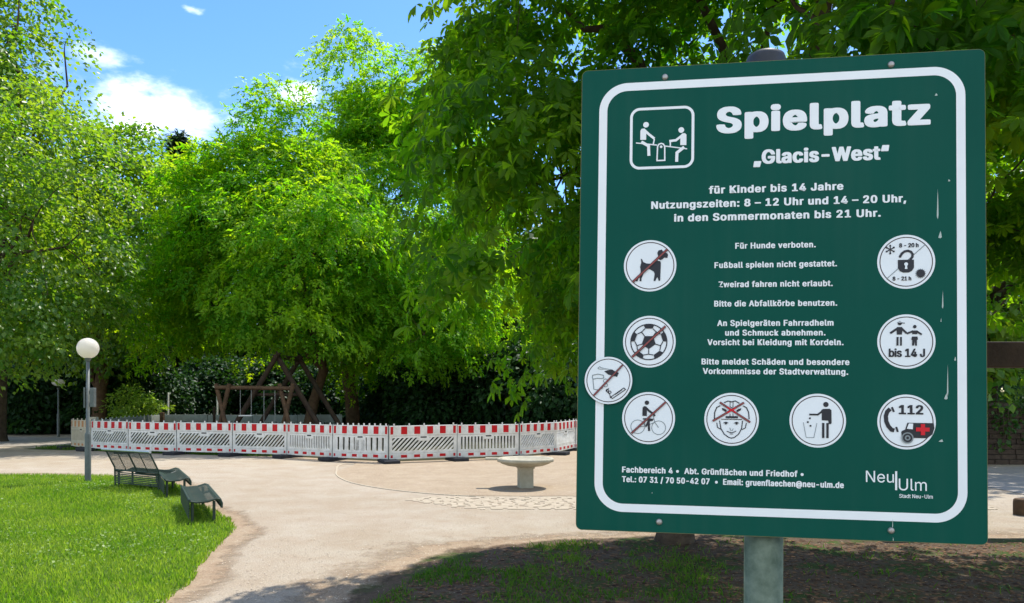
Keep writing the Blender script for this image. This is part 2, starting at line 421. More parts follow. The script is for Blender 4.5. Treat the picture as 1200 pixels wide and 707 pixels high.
def lump(d, seed):
    r = np.random.default_rng(seed); s = np.zeros(len(d))
    for k in range(7):
        w = r.normal(size=3) * (1.6 + .5 * k); s += np.sin(d @ w + r.uniform(0, 6.28)) / (1.2 + .4 * k)
    return s / 2.2

def crown_clumps(c, R, n, seed, zmin=None, shell=.5, lumpy=.22, keep=None, taper=0.0):
    r = np.random.default_rng(seed)
    d = norm(r.normal(size=(n * 5, 3))); c = np.array(c, float); R = np.array(R, float)
    rr = (shell ** 3 + (1 - shell ** 3) * r.random(len(d))) ** (1 / 3)
    p = d * (rr * (1 + lumpy * lump(d, seed)))[:, None]
    if taper: p[:, :2] *= (1 - taper * np.clip(p[:, 2:3], -1, 1))
    p = c + p * R
    ok = np.ones(len(p), bool)
    if zmin is not None: ok &= p[:, 2] > zmin
    if keep is not None: ok &= keep(p)
    p = p[ok]
    return p[:n]

def clump_leaves(C, centre, per, rad_, size, seed, T, thick=.35, droop=.5, up=.8, jitter=.5, hang=.45, out_w=.55, tint_var=.2):
    """leaves on flattened, drooping boughs round the clump centres"""
    r = np.random.default_rng(seed); n = len(C); per = int(per)
    a = rad_ * r.uniform(.7, 1.3, n)
    od = norm(C - np.array(centre, float))
    ax = norm(np.array([0, 0, up]) + od * out_w + r.normal(size=(n, 3)) * .18)
    t1 = norm(np.cross(ax, r.normal(size=(n, 3)))); t2 = np.cross(ax, t1)
    ph = r.random((n, per)) * 2 * np.pi; ro = np.sqrt(r.random((n, per)))
    rd = np.cos(ph)[..., None] * t1[:, None] + np.sin(ph)[..., None] * t2[:, None]
    h = (-droop * ro ** 2 + thick * np.clip(r.normal(size=(n, per)), -1.6, 1.6) * .6)
    P = C[:, None] + a[:, None, None] * (ro[..., None] * rd + h[..., None] * ax[:, None])
    tip = rd * .8 + od[:, None] * .35 + r.normal(size=P.shape) * .45 + np.array([0, 0, -hang])
    nr = ax[:, None] + rd * .35 + r.normal(size=P.shape) * jitter
    ct = r.random(n)
    tint = np.clip(ct[:, None] * .75 + .12 + r.normal(size=(n, per)) * tint_var, 0, 1)
    s = size * r.uniform(.7, 1.25, (n, per))
    P, tip, nr, s, tint = P.reshape(-1, 3), tip.reshape(-1, 3), nr.reshape(-1, 3), s.ravel(), tint.ravel()
    if not isinstance(T, list): return leaves(P, tip, nr, s, tint, T)
    w = r.integers(0, len(T), len(P)); Vs, Fs, Ts, off = [], [], [], 0
    for k, tk in enumerate(T):
        q = w == k; v, f, t = leaves(P[q], tip[q], nr[q], s[q], tint[q], tk)
        Vs.append(v); Fs.append(f + off); Ts.append(t); off += len(v)
    return np.concatenate(Vs), np.concatenate(Fs), np.concatenate(Ts)

def branch_path(a, b, sag=.0, wig=.08, n=5, rnd=random):
    a, b = Vector(a), Vector(b); L_ = (b - a).length; out = []
    for i in range(n + 1):
        t = i / n
        p = a.lerp(b, t) + Vector((rnd.uniform(-1, 1), rnd.uniform(-1, 1), rnd.uniform(-1, 1))) * wig * L_ * (t * (1 - t) * 4) * .5
        p.z += sag * L_ * math.sin(math.pi * t)
        out.append(p)
    return out

def tree(name, label, loc, trunk_pts, trunk_r, centre, C, leaf_args, m_leaf, m_bark, limbs=7, twig_r=.03, group=None, seed=1, n_twigs=None, trunk_name='trunk'):
    """trunk with limbs and twigs reaching the boughs, plus one crown mesh; all coordinates in world space"""
    root = thing(name, label, 'tree', loc, 0, group); O = Vector(loc); rnd = random.Random(seed)
    mb = MB(); tp = [Vector(p) - O for p in trunk_pts]
    mb.tube(tp, trunk_r, 12, wob=.05)
    f0 = tp[0]; mb.tube([f0 - Vector((0, 0, .05)), f0 + Vector((0, 0, .10)), f0 + Vector((0, 0, .45))], [trunk_r[0] * 1.3, trunk_r[0] * 1.12, trunk_r[0] * .98], 12, wob=.06)
    fork = tp[-1]; cen = Vector(centre) - O
    Cl = [Vector(p) - O for p in C]
    pts = []
    order = sorted(range(len(Cl)), key=lambda i: rnd.random())
    ends = []
    for i in order:
        if len(ends) >= limbs: break
        if all((Cl[i] - Cl[j]).length > 1.5 for j in ends) and Cl[i].z > fork.z - .5: ends.append(i)
    for i in ends:
        start = tp[rnd.choice([-1, -1, -2])] if len(tp) > 2 else fork
        pa = branch_path(start, fork.lerp(Cl[i], .9), .08, .16, 7, rnd)
        r0 = trunk_r[-1] * rnd.uniform(.5, .75)
        mb.tube(pa, [r0 * (1 - .8 * k / 7) for k in range(8)], 8)
        pts += [(p, r0 * (1 - .8 * k / 7)) for k, p in enumerate(pa) if k > 1]
    pts.append((fork, trunk_r[-1] * .5))
    for i, p in enumerate(Cl):
        if n_twigs is not None and i >= n_twigs: break
        q, rq = min(pts, key=lambda t: (t[0] - p).length)
        if (q - p).length < .2: continue
        rt = min(twig_r * rnd.uniform(.7, 1.3), rq * .8)
        pa = branch_path(q, p, .06, .14, 4, rnd)
        mb.tube(pa, [rt, rt * .8, rt * .6, rt * .45, rt * .3], 5, caps=False)
        pts.append((pa[2], rt * .6)); pts.append((p, rt * .4))
    mb.build(trunk_name, m_bark, root)
    V, F, T = leaf_args
    np_obj('crown', V - np.array(loc, float), F, m_leaf, root, T)
    return root

LM_chest = leaf_mat('chestnut_leaf', (.030, .095, .010), (.065, .140, .014), (.13, .41, .004), (.38, .62, .008), .62, .5, .15)
LM_walnut = leaf_mat('walnut_leaf', (.055, .17, .010), (.15, .29, .018), (.22, .64, .004), (.66, .88, .012), .60, .5, .15)
LM_maple = leaf_mat('maple_leaf', (.04, .115, .016), (.12, .20, .032), (.15, .43, .008), (.52, .70, .02), .48, .38, .4)
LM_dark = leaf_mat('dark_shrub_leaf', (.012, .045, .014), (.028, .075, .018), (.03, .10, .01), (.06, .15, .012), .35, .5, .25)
LM_pale = leaf_mat('pale_bush_leaf', (.10, .19, .03), (.19, .28, .05), (.28, .50, .02), (.48, .64, .04), .5, .5, .2)
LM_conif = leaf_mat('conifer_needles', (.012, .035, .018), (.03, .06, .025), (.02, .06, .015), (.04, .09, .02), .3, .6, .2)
LM_ivy = leaf_mat('ivy_leaf', (.02, .07, .012), (.06, .14, .02), (.06, .18, .01), (.15, .30, .02), .4, .4, .35)
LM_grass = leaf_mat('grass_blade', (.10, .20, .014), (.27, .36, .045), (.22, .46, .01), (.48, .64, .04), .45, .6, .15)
LM_grass_shade = leaf_mat('grass_blade_painted_shade', (.045, .12, .012), (.10, .18, .02), (.10, .26, .01), (.22, .36, .02), .45, .6, .15)  # darker copy of the lawn blades, with shade put into the colour

# near horse chestnut whose boughs hang over the sign
c0 = (3.55, 7.2, 5.3)
def keep_near(p):
    z = p[:, 2]; x = p[:, 0]; y = p[:, 1]
    px = 600 + 900 * x / np.maximum(y, .5)
    low = np.where(x < 1.6, 2.45 + .25 * np.sin(y * 2), 3.3)
    return (z > low) & (y > np.where(x < 1.6, 5.6, 3.8))
Ca = crown_clumps(c0, (4.4, 3.9, 5.7), 470, 21, shell=.5, lumpy=.16, keep=keep_near)
LA = clump_leaves(Ca, (3.6, 7.5, 5.0), 74, .66, .142, 5, T_PALM, thick=.32, droop=.50, hang=.55, jitter=.42)
tree('chestnut_tree', 'broad horse chestnut with dark drooping boughs hanging over the green sign', (1.97, 9.3, 0),
     [(1.97, 9.3, 0), (2.05, 9.1, 1.0), (2.25, 8.6, 2.2), (2.6, 7.9, 3.4)], [.20, .20, .19, .18], c0, Ca, LA, LM_chest, M_bark, limbs=11, twig_r=.035, seed=4)

def far_tree(name, label, base, top_pts, r, centre, R, n, per, crad, size, T, m, seed, bark=M_bark2, zmin=2.2, shell=.55, lumpy=.25, group=None, taper=0.0, extra=None, **kw):
    C = crown_clumps(centre, R, n, seed, zmin=zmin, shell=shell, lumpy=lumpy, taper=taper)
    if extra is not None: C = np.concatenate([C, extra])
    A = clump_leaves(C, centre, per, crad, size, seed + 50, T, **kw)
    return tree(name, label, (base[0], base[1], 0), [(base[0], base[1], 0)] + top_pts, r, centre, C, A, m, bark, limbs=8, twig_r=.04, seed=seed, n_twigs=160, group=group)

# the bright tree in the middle and the feathery one to its right
far_tree('walnut_tree', 'bright yellow green tree behind the swing with a leaning orange brown trunk', (-8.9, 33.2),
         [(-8.55, 33.1, 1.6), (-8.1, 33.0, 2.9), (-8.4, 32.6, 4.6)], [.26, .22, .20, .18],
         (-9.3, 30.6, 8.0), (4.7, 4.2, 5.2), 230, 62, 1.25, .40, T_PIN, LM_walnut, 31, zmin=3.8, hang=.5, droop=.36, thick=.20, taper=.20, lumpy=.34, jitter=.38, extra=np.concatenate([crown_clumps((-9.6, 30.6, 12.6), (1.6, 1.2, 1.6), 16, 96, shell=.1), crown_clumps((-7.5, 26.6, 8.0), (4.4, 1.6, 1.5), 20, 99, shell=.1), crown_clumps((-13.4, 30.8, 5.9), (2.1, 2.0, 2.3), 40, 111, shell=.2), crown_clumps((-12.3, 31, 10.0), (1.9, 2, 2.6), 30, 112, shell=.2), crown_clumps((-3.2, 30.5, 5.4), (2.2, 2.0, 1.8), 34, 113, shell=.2)]))
far_tree('feathery_tree', 'tall feathery tree with a forked trunk standing right of the swing', (-7.5, 36.5),
         [(-7.6, 36.4, 1.4), (-7.75, 36.3, 2.9), (-8.1, 36.2, 5.0)], [.36, .32, .30, .22],
         (-4.6, 34, 8.8), (4.6, 4.4, 7.9), 260, 62, 1.2, .40, T_PIN, LM_walnut, 33, zmin=3.1, hang=.6, droop=.42, thick=.22, taper=.34, lumpy=.34, jitter=.4, extra=np.concatenate([crown_clumps((-7.0, 34, 15.8), (1.0, 1.0, 3.5), 22, 97, shell=.1), crown_clumps((-5.8, 34, 14.0), (1.6, 1.6, 2.3), 26, 98, shell=.2)]))
# left group
far_tree('maple_tree', 'pale speckled broadleaf tree at the left edge beside the path', (-19.6, 26.6),
         [(-19.2, 26.5, 2), (-18.4, 26, 4.5)], [.28, .24, .2], (-17.4, 25.5, 7.2), (4.6, 4.0, 5.8), 400, 84, .85, .175, T_SIMPLE, LM_maple, 41, bark=M_bark, zmin=2.4, shell=.5, jitter=.5, thick=.22, droop=.4)
far_tree('tall_maple_tree', 'tallest broadleaf tree rising out of the top left corner', (-20.5, 30.5),
         [(-20.4, 30.5, 3), (-20.0, 30.5, 8)], [.36, .3, .24], (-21.2, 30.5, 13.6), (4.0, 4.0, 7.4), 240, 110, 1.15, .22, T_SIMPLE, LM_maple, 43, bark=M_bark, zmin=6, shell=.3, lumpy=.45, jitter=.7)
far_tree('round_maple_tree', 'round topped broadleaf tree behind the white globe lamp with a dark red trunk', (-19.4, 36.0),
         [(-19.3, 36, 2), (-19.0, 36, 5)], [.34, .3, .24], (-18.7, 36, 9.2), (4.4, 4.4, 7.0), 330, 100, 1.15, .22, T_SIMPLE, LM_maple, 45, bark=M_bark2, zmin=3.2, shell=.5, jitter=.7)
# trees closing the view behind
bk = [(-30, 52, 17, 'dark green tree far behind the left maples'), (-12, 56, 15, 'dark tree far behind the bright swing tree'), (-2, 50, 16, 'dark tree behind the right half of the barriers'), (5.5, 44, 14, 'dark tree behind the stone basin'), (-42, 48, 15, 'leftmost of the dark trees in the far wood'), (14, 46, 15, 'dark tree far behind the sign, to its right'), (24, 44, 14, 'dark tree far beyond the brick wall')]
Cb = crown_clumps((0, 0, 8), (5.8, 5, 6.8), 240, 61, zmin=.6, shell=.45, lumpy=.25)
Ab = clump_leaves(Cb, (0, 0, 7), 70, 1.45, .42, 62, T_SIMPLE, jitter=.7)
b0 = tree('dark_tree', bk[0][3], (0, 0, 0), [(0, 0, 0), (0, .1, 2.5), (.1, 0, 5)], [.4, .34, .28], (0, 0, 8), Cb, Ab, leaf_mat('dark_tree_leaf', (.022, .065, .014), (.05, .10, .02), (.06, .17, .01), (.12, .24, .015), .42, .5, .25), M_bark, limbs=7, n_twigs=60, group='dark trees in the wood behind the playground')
bk += [(-21, 60, 17, 'dark tree in the gap beyond the lamp'), (-7, 66, 15, 'farthest dark tree behind the forked trunk'), (1.5, 62, 15, 'farthest dark tree behind the barriers'), (-36, 64, 17, 'farthest dark tree at the left')]
for i, (x, yy, h, lab) in enumerate(bk):
    o = b0 if i == 0 else copy_tree(b0)
    o.location = (x, yy, 0); o.rotation_euler.z = i * 1.3; s = h / 15; o.scale = (s, s, s); o['label'] = lab
# the wood behind, one mass
rw_ = np.random.default_rng(75); nw = 42000
Pw = np.stack([rw_.uniform(-95, 90, nw), rw_.uniform(70, 84, nw), 11 * rw_.random(nw) ** 1.15], 1)
Pw[:, 2] *= .8 + .25 * np.sin(Pw[:, 0] * .31) + .1 * np.sin(Pw[:, 0] * .9)
Aw = leaves(Pw, rw_.normal(size=(nw, 3)) + np.array([0, -.2, -.4]), rw_.normal(size=(nw, 3)) * .6 + np.array([0, -.3, .8]), rw_.uniform(.6, 1.1, nw), rw_.random(nw), T_SIMPLE)
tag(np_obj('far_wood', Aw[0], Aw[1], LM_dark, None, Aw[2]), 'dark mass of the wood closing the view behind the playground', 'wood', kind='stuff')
# conifer peeping out
cn = np.random.default_rng(71); hh = cn.random(2600) ** .75; aa = cn.random(2600) * 6.283; rr_ = (1 - hh) * 3.4 * np.sqrt(cn.random(2600)) + .1
P = np.stack([rr_ * np.cos(aa), rr_ * np.sin(aa), 4 + hh * 18 - rr_ * .25], 1)
od = np.stack([np.cos(aa), np.sin(aa), np.full(2600, -.25)], 1)
V, F, T = leaves(np.repeat(P, 8, 0) + cn.normal(size=(2600 * 8, 3)) * .25, np.repeat(od, 8, 0) + cn.normal(size=(20800, 3)) * .5, np.array([0, 0, 1.]) + cn.normal(size=(20800, 3)) * .4, np.full(20800, .55), cn.random(20800), tmpl_simple(.14, .03))
rt = thing('conifer_tree', 'dark pointed conifer peeping over the gap between the two bright trees', 'tree', (-26.0, 60, 0))
MB().tube([(0, 0, 0), (0, 0, 8), (0, 0, 21.5)], [.35, .25, .05], 8).build('trunk', M_bark, rt)
np_obj('crown', V, F, LM_conif, rt, T)

# right hand tree over the brick wall
far_tree('lime_tree', 'leafy tree over the brick wall right of the sign', (14.5, 23.5), [(14.5, 23.4, 2), (14.2, 23, 4)], [.3, .26, .22],
         (13.5, 21.5, 6.6), (5.6, 4.2, 5.4), 260, 54, 1.15, .30, T_SIMPLE, LM_maple, 81, bark=M_bark, zmin=2.3, jitter=.7)

# shrubs along the back
Cs = crown_clumps((0, 0, 1.7), (2.6, 1.7, 2.1), 130, 91, zmin=.15, shell=.55, lumpy=.22)
As = clump_leaves(Cs, (0, 0, 1.2), 95, .62, .20, 92, T_SIMPLE, jitter=.7)
sh0 = thing('shrub', None, 'shrub', (0, 0, 0), 0, 'dark shrubs along the edge of the wood')
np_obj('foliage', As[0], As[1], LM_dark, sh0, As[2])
st = MB()
for k in range(7):
    a = k * .9; st.tube([(.1 * math.cos(a), .1 * math.sin(a), 0), (.5 * math.cos(a), .4 * math.sin(a), 1.0), (1.1 * math.cos(a), .8 * math.sin(a), 2.2)], [.04, .03, .012], 5)
st.build('stem', M_bark, sh0)
shr = [(-27.5, 37, 1.25, 'dark shrub at the far left behind the small lamp'), (-23.2, 38.5, 1.3, 'dark shrub between the two globe lamps'), (-19.5, 38.0, 1.15, 'dark shrub just right of the white globe lamp'), (-13.2, 43, 1.15, 'dark shrub behind the left legs of the swing'), (-9.5, 43, 1.1, 'dark shrub seen through the hanging swing chains'),
       (-5.6, 38.5, 1.15, 'dark shrub right of the forked trunk'), (-2.6, 35, 1.2, 'dark shrub behind the widely slotted barrier'), (.3, 33.5, 1.2, 'dark shrub behind the row of barriers, left of the stone basin'), (3.4, 32, 1.2, 'dark shrub behind the stone basin'), (6.8, 31.5, 1.3, 'dark shrub behind the left edge of the sign'), (-16.6, 44, 1.2, 'dark shrub in the hollow left of the swing'), (10.2, 31, 1.3, 'dark shrub behind the sign and the wall')]
for i, (x, yy, s, lab) in enumerate(shr):
    o = sh0 if i == 0 else copy_tree(sh0)
    o.location = (x, yy, 0); o.rotation_euler.z = i * 1.7; o.scale = (s, s, s * .98); o['label'] = lab
pb = thing('bush', 'small bright yellow green bush beyond the left barriers', 'bush', (-16.8, 34.2, 0))
Cp = crown_clumps((0, 0, 1.15), (1.25, 1.0, 1.25), 60, 93, zmin=.1, lumpy=.3)
Ap = clump_leaves(Cp, (0, 0, .6), 46, .40, .19, 94, tmpl_simple(.2, .05), jitter=.6)
np_obj('foliage', Ap[0], Ap[1], LM_pale, pb, Ap[2])
st = MB()
for k in range(5): st.tube([(0, 0, 0), (.25 * math.cos(k * 1.3), .25 * math.sin(k * 1.3), .6), (.6 * math.cos(k * 1.3), .6 * math.sin(k * 1.3), 1.3)], [.025, .02, .008], 5)
st.build('stem', M_bark, pb)

# brick retaining wall with ivy right of the sign
wl = thing('retaining_wall', 'low dark brick wall at the back of the right hand path', 'wall', (16, 20.2, 0))
wb = MB(); rw = random.Random(8)
for c in range(11):
    x = -6.2 + (c % 2) * -.2
    while x < 9:
        w = rw.uniform(.36, .46); wb.box((x + w / 2, rw.uniform(-.008, .008), .06 + c * .135), (w - .014, .36, .121), None, bev=.012); x += w
wb.build('wall', M_dirt, wl)
mo = MB(); mo.box((1.3, .01, .74), (15.6, .30, 1.46)); mo.build('mortar', mat('old_mortar', (.07, .06, .048), .95, .1, var=.3), wl)
cp = MB()
for k in range(16): cp.box((-6.1 + k * 1.0, 0, 1.56), (.985, .46, .09), None, bev=.015)
cp.build('coping', mat('wall_coping', (.12, .10, .08), .9, .15, var=.4), wl)
rI = np.random.default_rng(101); n = 150
Ci = np.stack([rI.uniform(10.5, 24, n), 19.96 + rI.normal(size=n) * .12, 1.75 - np.abs(rI.normal(size=n)) * .62 * (1 + .7 * np.sin(np.linspace(0, 30, n)))], 1); Ci = Ci[Ci[:, 2] > .25]
Ai = clump_leaves(Ci, (16, 25, .5), 42, .30, .13, 102, T_SIMPLE, up=.35, out_w=.9, jitter=.5)
iv = thing('ivy_plant', 'ivy hanging over the top of the dark brick wall', 'plant', (16, 20, 0))
np_obj('foliage', Ai[0] - np.array([16, 20, 0]), Ai[1], LM_ivy, iv, Ai[2])
vi = MB()
for p in Ci[::3]: vi.tube([(p[0] - 16, .02, 1.66), (p[0] - 15.95, -.26, 1.6), (p[0] - 16 + .05, -.28, max(p[2] - .1, .1))], [.012, .01, .005], 5)
vi.build('vine', M_bark, iv)

# timber frame standing right of the sign
tf = thing('wooden_pergola', 'dark timber frame whose thick beam shows right of the sign', 'pergola', (7.3, 10.3, 0))
MB().box((0, 0, 2.32), (4.2, .22, .345), None, bev=.02).build('beam', M_wood, tf)
for sx in (-1.75, 1.95): MB().box((sx, .002, 1.07), (.2, .2, 2.15), None, bev=.015).build('post', M_wood, tf)
stp = MB(); stp.tube([(0, 0, 0), (0, 0, .16), (0, 0, .225), (0, 0, .24)], [.13, .13, .125, .11], 12)
tag(stp.build('wooden_bollard', M_wood2, None, (7.62, 11.45, 0)), 'short brown wooden post in the sand at the right edge', 'bollard')

# ------------------------------------------------------------------ barriers
def bar_mesh(kind, plastic, red):
    """2 m barrier panel: pegs, red and white rail, slotted middle, red dashes; x from 0 to Lb"""
    Lb, th = 1.9, .045; z0, z1 = .10, 1.0
    root = thing('barrier', None, 'barrier')
    mb = MB()
    mb.box((Lb / 2, 0, .855), (Lb, th, .27), bev=.008)                  # top rail
    mb.box((Lb / 2, 0, .165), (Lb, th, .15), bev=.008)                  # bottom rail
    for x in (.045, Lb - .045): mb.box((x, 0, .48), (.09, th - .006, .478), bev=.004)
    zb, zt = .242, .718
    xa, xb = .092, Lb - .092; mid = Lb / 2
    mb.box((mid, 0, .655), (.34, th - .008, .128)); 
    mb.box((mid, 0, zb + .035), (xb - xa, th - .010, .066))
    mb.box((mid, 0, zt - .03), (xb - xa, th - .010, .054))
    if kind == 'slant':
        k = -3
        while k < 15:
            xl = xa + k * .122; sh = .33; w = .050
            P = [(xl, zb + .07), (xl + w, zb + .07), (xl + w + sh, zt - .058), (xl + sh, zt - .058)]
            # clip to the opening
            def clip(P, lim, lo):
                out = []
                for i in range(len(P)):
                    a, b = P[i], P[(i + 1) % len(P)]
                    ia = (a[0] >= lim) if lo else (a[0] <= lim); ib = (b[0] >= lim) if lo else (b[0] <= lim)
                    if ia: out.append(a)
                    if ia != ib:
                        t = (lim - a[0]) / (b[0] - a[0]); out.append((lim, a[1] + (b[1] - a[1]) * t))
                return out
            P = clip(P, xa + .001, True)
            if len(P) > 2: P = clip(P, xb - .001, False)
            if len(P) > 2: mb.prism(P, -th / 2 + .006, th / 2 - .006)
            k += 1
        mb.box((mid + .02, -.001, .60), (.30, th - .016, .06))
    else:
        n = 17 if kind == 'upright' else 9; p = (xb - xa) / n
        for k in range(n + 1):
            x = xa + k * p; w = p * (.48 if kind == 'upright' else .60)
            x0, x1 = max(xa, x - w / 2), min(xb, x + w / 2)
            mb.box(((x0 + x1) / 2, 0, .48), (x1 - x0, th - .012, .36))
        if kind == 'wide': mb.box((mid, -.001, .48), (.36, th - .014, .36))
        else: mb.box((mid, -.001, .62), (.22, th - .014, .08))
    npeg = 5 if kind == 'slant' else (10 if kind == 'wide' else 5)
    for k in range(npeg):
        mb.box((.14 + k * (Lb - .24) / (npeg - 1) if npeg > 1 else .5, 0, 1.015), (.035, .03, .06), bev=.006)
    rd = mb; rd.cur = 1
    def both(x, w, z, h):
        for sy in (-1, 1): rd.box((x, sy * (th / 2 + .002), z), (w, .004, h))
    for k in range(4): both(.42 + k * .36 - .01, .165, .865, .205); both(.42 + k * .36 - .01, .165, .17, .075)
    for x in (.075, Lb - .075): both(x, .075, .865, .205); both(x, .055, .17, .075)
    rd.cur = 2
    for sy in (-1, 1): rd.box((mid, sy * (th / 2 - .002), .672), (.17, .004, .035))
    mb.build('panel', [plastic, red, M_rubber], root)
    ft = MB(); ft.box((0, 0, .052), (.42, .80, .10), bev=.02); ft.build('foot', M_rubber, root)
    po = MB(); po.box((-.006, 0, .53), (.022, .05, .98)); po.build('post', M_lamp, root)
    return root
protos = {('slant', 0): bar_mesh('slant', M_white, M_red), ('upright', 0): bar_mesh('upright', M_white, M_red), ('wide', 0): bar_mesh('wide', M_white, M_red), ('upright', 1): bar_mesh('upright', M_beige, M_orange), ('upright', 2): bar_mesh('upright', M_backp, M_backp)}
used = set()
seam = [(84, 26.3), (107, 25.2), (151, 24.2), (208, 23.6), (273, 23.0), (337, 22.3), (390, 21.3), (455.5, 20.5), (535.5, 21.3), (608, 22.1), (651, 23.4), (674, 25.3), (690, 27.2)]
kinds = [('upright', 1), ('slant', 0), ('slant', 0), ('slant', 0), ('slant', 0), ('upright', 0), ('wide', 0), ('slant', 0), ('upright', 0), ('slant', 0), ('slant', 0), ('upright', 0)]
blab = ['grimy beige barrier with orange squares at the left end of the front row', 'white slanted slot barrier just right of the lamp pole, with yellowish grime', 'slanted slot barrier above the nearest green bench seat, second from the lamp', 'slanted slot barrier in front of the left swing legs', 'slanted slot barrier in front of the hanging swings', 'barrier with narrow upright slots in front of the leaning timber legs', 'barrier with few widely spaced upright slots in the middle of the row', 'nearest slanted slot barrier with the tallest red squares', 'barrier with many upright slots left of the stone basin', 'slanted slot barrier directly behind the stone basin', 'barrier turned away beside the sign, right of the basin', 'last barrier of the front row, turned away behind the left edge of the sign']
def place_barrier(key, a, b, label, group):
    o = protos[key] if key not in used else copy_tree(protos[key]); used.add(key)
    ax, ay = a; bx, by = b; ln = math.hypot(bx - ax, by - ay)
    o.location = (ax, ay, 0); o.rotation_euler = (random.uniform(-.04, .04), random.uniform(-.008, .008), math.atan2(by - ay, bx - ax)); o.scale = (ln / 1.912, 1, 1)
    o['label'] = label; o['group'] = group
for i, k in enumerate(kinds):
    place_barrier(k, gp(*seam[i]), gp(*seam[i + 1]), blab[i], 'red and white barriers in the front row')
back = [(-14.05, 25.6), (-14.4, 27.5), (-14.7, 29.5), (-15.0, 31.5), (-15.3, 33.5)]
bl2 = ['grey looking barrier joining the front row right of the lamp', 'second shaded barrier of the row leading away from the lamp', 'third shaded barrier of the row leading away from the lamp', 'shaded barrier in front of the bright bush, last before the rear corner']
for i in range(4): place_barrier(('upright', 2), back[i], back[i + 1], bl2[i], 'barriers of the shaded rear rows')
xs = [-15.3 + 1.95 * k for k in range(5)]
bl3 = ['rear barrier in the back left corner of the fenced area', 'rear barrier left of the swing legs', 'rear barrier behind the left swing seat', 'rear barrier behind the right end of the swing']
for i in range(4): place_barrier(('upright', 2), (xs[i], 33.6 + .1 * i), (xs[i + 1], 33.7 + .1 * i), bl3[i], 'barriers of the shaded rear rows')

# ------------------------------------------------------------------ swing and timber A frame
def log(mb, a, b, r): mb.tube([a, Vector(a).lerp(Vector(b), .5), b], r, 9, wob=.02)
sw = thing('swing', 'low timber swing with crossed log legs and two hanging seats', 'swing', (-8.92, 26.6, 0))
x0, x1, zb = -1.1, 1.1, 2.08
b_ = MB(); log(b_, (x0 - .25, 0, zb + .02), (x1 + .25, 0, zb - .02), .075); b_.build('beam', M_wood2, sw)
for xx in (x0, x1):
    for sg in (-1, 1):
        l_ = MB(); log(l_, (xx - sg * .36, sg * .38 * .5, 0), (xx + sg * .26, -sg * .38 * .2, 2.22), .075); l_.build('leg', M_wood2, sw)
for xx, zs in ((-.30, 1.12), (.52, .66)):
    ch = MB()
    for dx in (-.19, .19):
        ch.tube([(xx + dx, 0, zb - .06), (xx + dx, 0, zs + .02)], .011, 5)
    c_ = ch.build('chain', M_chain, sw)
    s_ = MB(); s_.box((xx, 0, zs), (.46, .2, .045), None, bev=.015); s_.build('seat', M_white_rubber, sw)
fr = thing('play_structure', 'tall dark timber A frame with a ridge beam standing behind the swing', 'play frame', (-8.42, 27.5, 0))
for yy, dx in ((0, 0), (2.2, .2)):
    for sx in (-1, 1):
        l_ = MB(); log(l_, (dx + sx * 1.95, yy, 0), (dx - sx * .08, yy + sx * .05, 3.36), .095); l_.build('leg', M_wood, fr)
r_ = MB(); log(r_, (0, -.2, 3.22), (.2, 2.4, 3.22), .08); r_.build('ridge_beam', M_wood, fr)
b_ = MB(); log(b_, (-.86, .11, 1.85), (.86, .11, 1.85), .06); b_.build('cross_beam', M_wood, fr)
for i, (px, d, h, w, m, nm, lab) in enumerate([(110.5, 27.6, 1.05, .22, M_beige, 'wooden_bollard', 'pale square wooden post behind the left barriers near the lamp'), (190, 32.6, 1.12, .16, M_wood2, 'wooden_bollard', 'brown wooden post in the rear corner of the fenced area'), (251, 33, 1.35, .10, M_wood, 'wooden_bollard', 'thin dark post left of the swing')]):
    mb = MB(); mb.box((0, 0, h / 2), (w, w, h), None, bev=.02); x, yy = gp(px, d)
    tag(mb.build(nm, m, None, (x, yy, 0)), lab, 'post')
for px, d, h, lab in ((254.5, 36.5, 1.95, 'slim white pole just left of the swing legs'), (197, 36.5, 1.95, 'slim grey white pole right of the bright bush')):
    x, yy = gp(px, d); mb = MB(); mb.tube([(0, 0, 0), (0, 0, h), (0, 0, h + .03)], [.045, .045, .02], 8)
    tag(mb.build('marker_pole', M_white, None, (x, yy, 0)), lab, 'pole')

# ------------------------------------------------------------------ lamps
def lamp(label, loc, h, rg, flat=1.0, box=True):
    r = thing('street_lamp', label, 'street lamp', loc, 0, 'white globe park lamps')
    mb = MB(); mb.lathe([(.060, -.02), (.060, .98), (.056, 1.0), (.036, 1.04), (.034, h - rg - .06), (.0001, h - rg - .06)], 14); mb.build('pole', M_lamp, r)
    c = MB(); c.lathe([(.04, h - rg - .06), (.06, h - rg - .015), (.065, h - rg + .02)], 16); c.build('collar', M_lamp, r)
    g = MB(); g.lathe([(max(1e-4, rg * math.sin(math.pi * k / 18)), h - rg * flat * math.cos(math.pi * k / 18)) for k in range(19)], 28); g.build('globe', M_globe, r)
    if box:
        b = MB(); b.box((.11, -.01, 1.75), (.085, .11, .40), None, bev=.012); b.box((.055, 0, 1.88), (.05, .03, .03)); b.box((.055, 0, 1.62), (.05, .03, .03)); b.build('junction_box', M_lamp, r)
        b2 = MB(); b2.box((-.052, 0, 1.75), (.03, .09, .42)); b2.build('bracket', M_lamp, r)
    return r
lamp('grey lamp post with a large white globe on the lawn', (-8.78, 15.9, 0), 2.77, .212)
lamp('small distant lamp with a flattened dull globe at the left wood edge', (-20.2, 34.2, 0), 2.42, .26, .62, False)

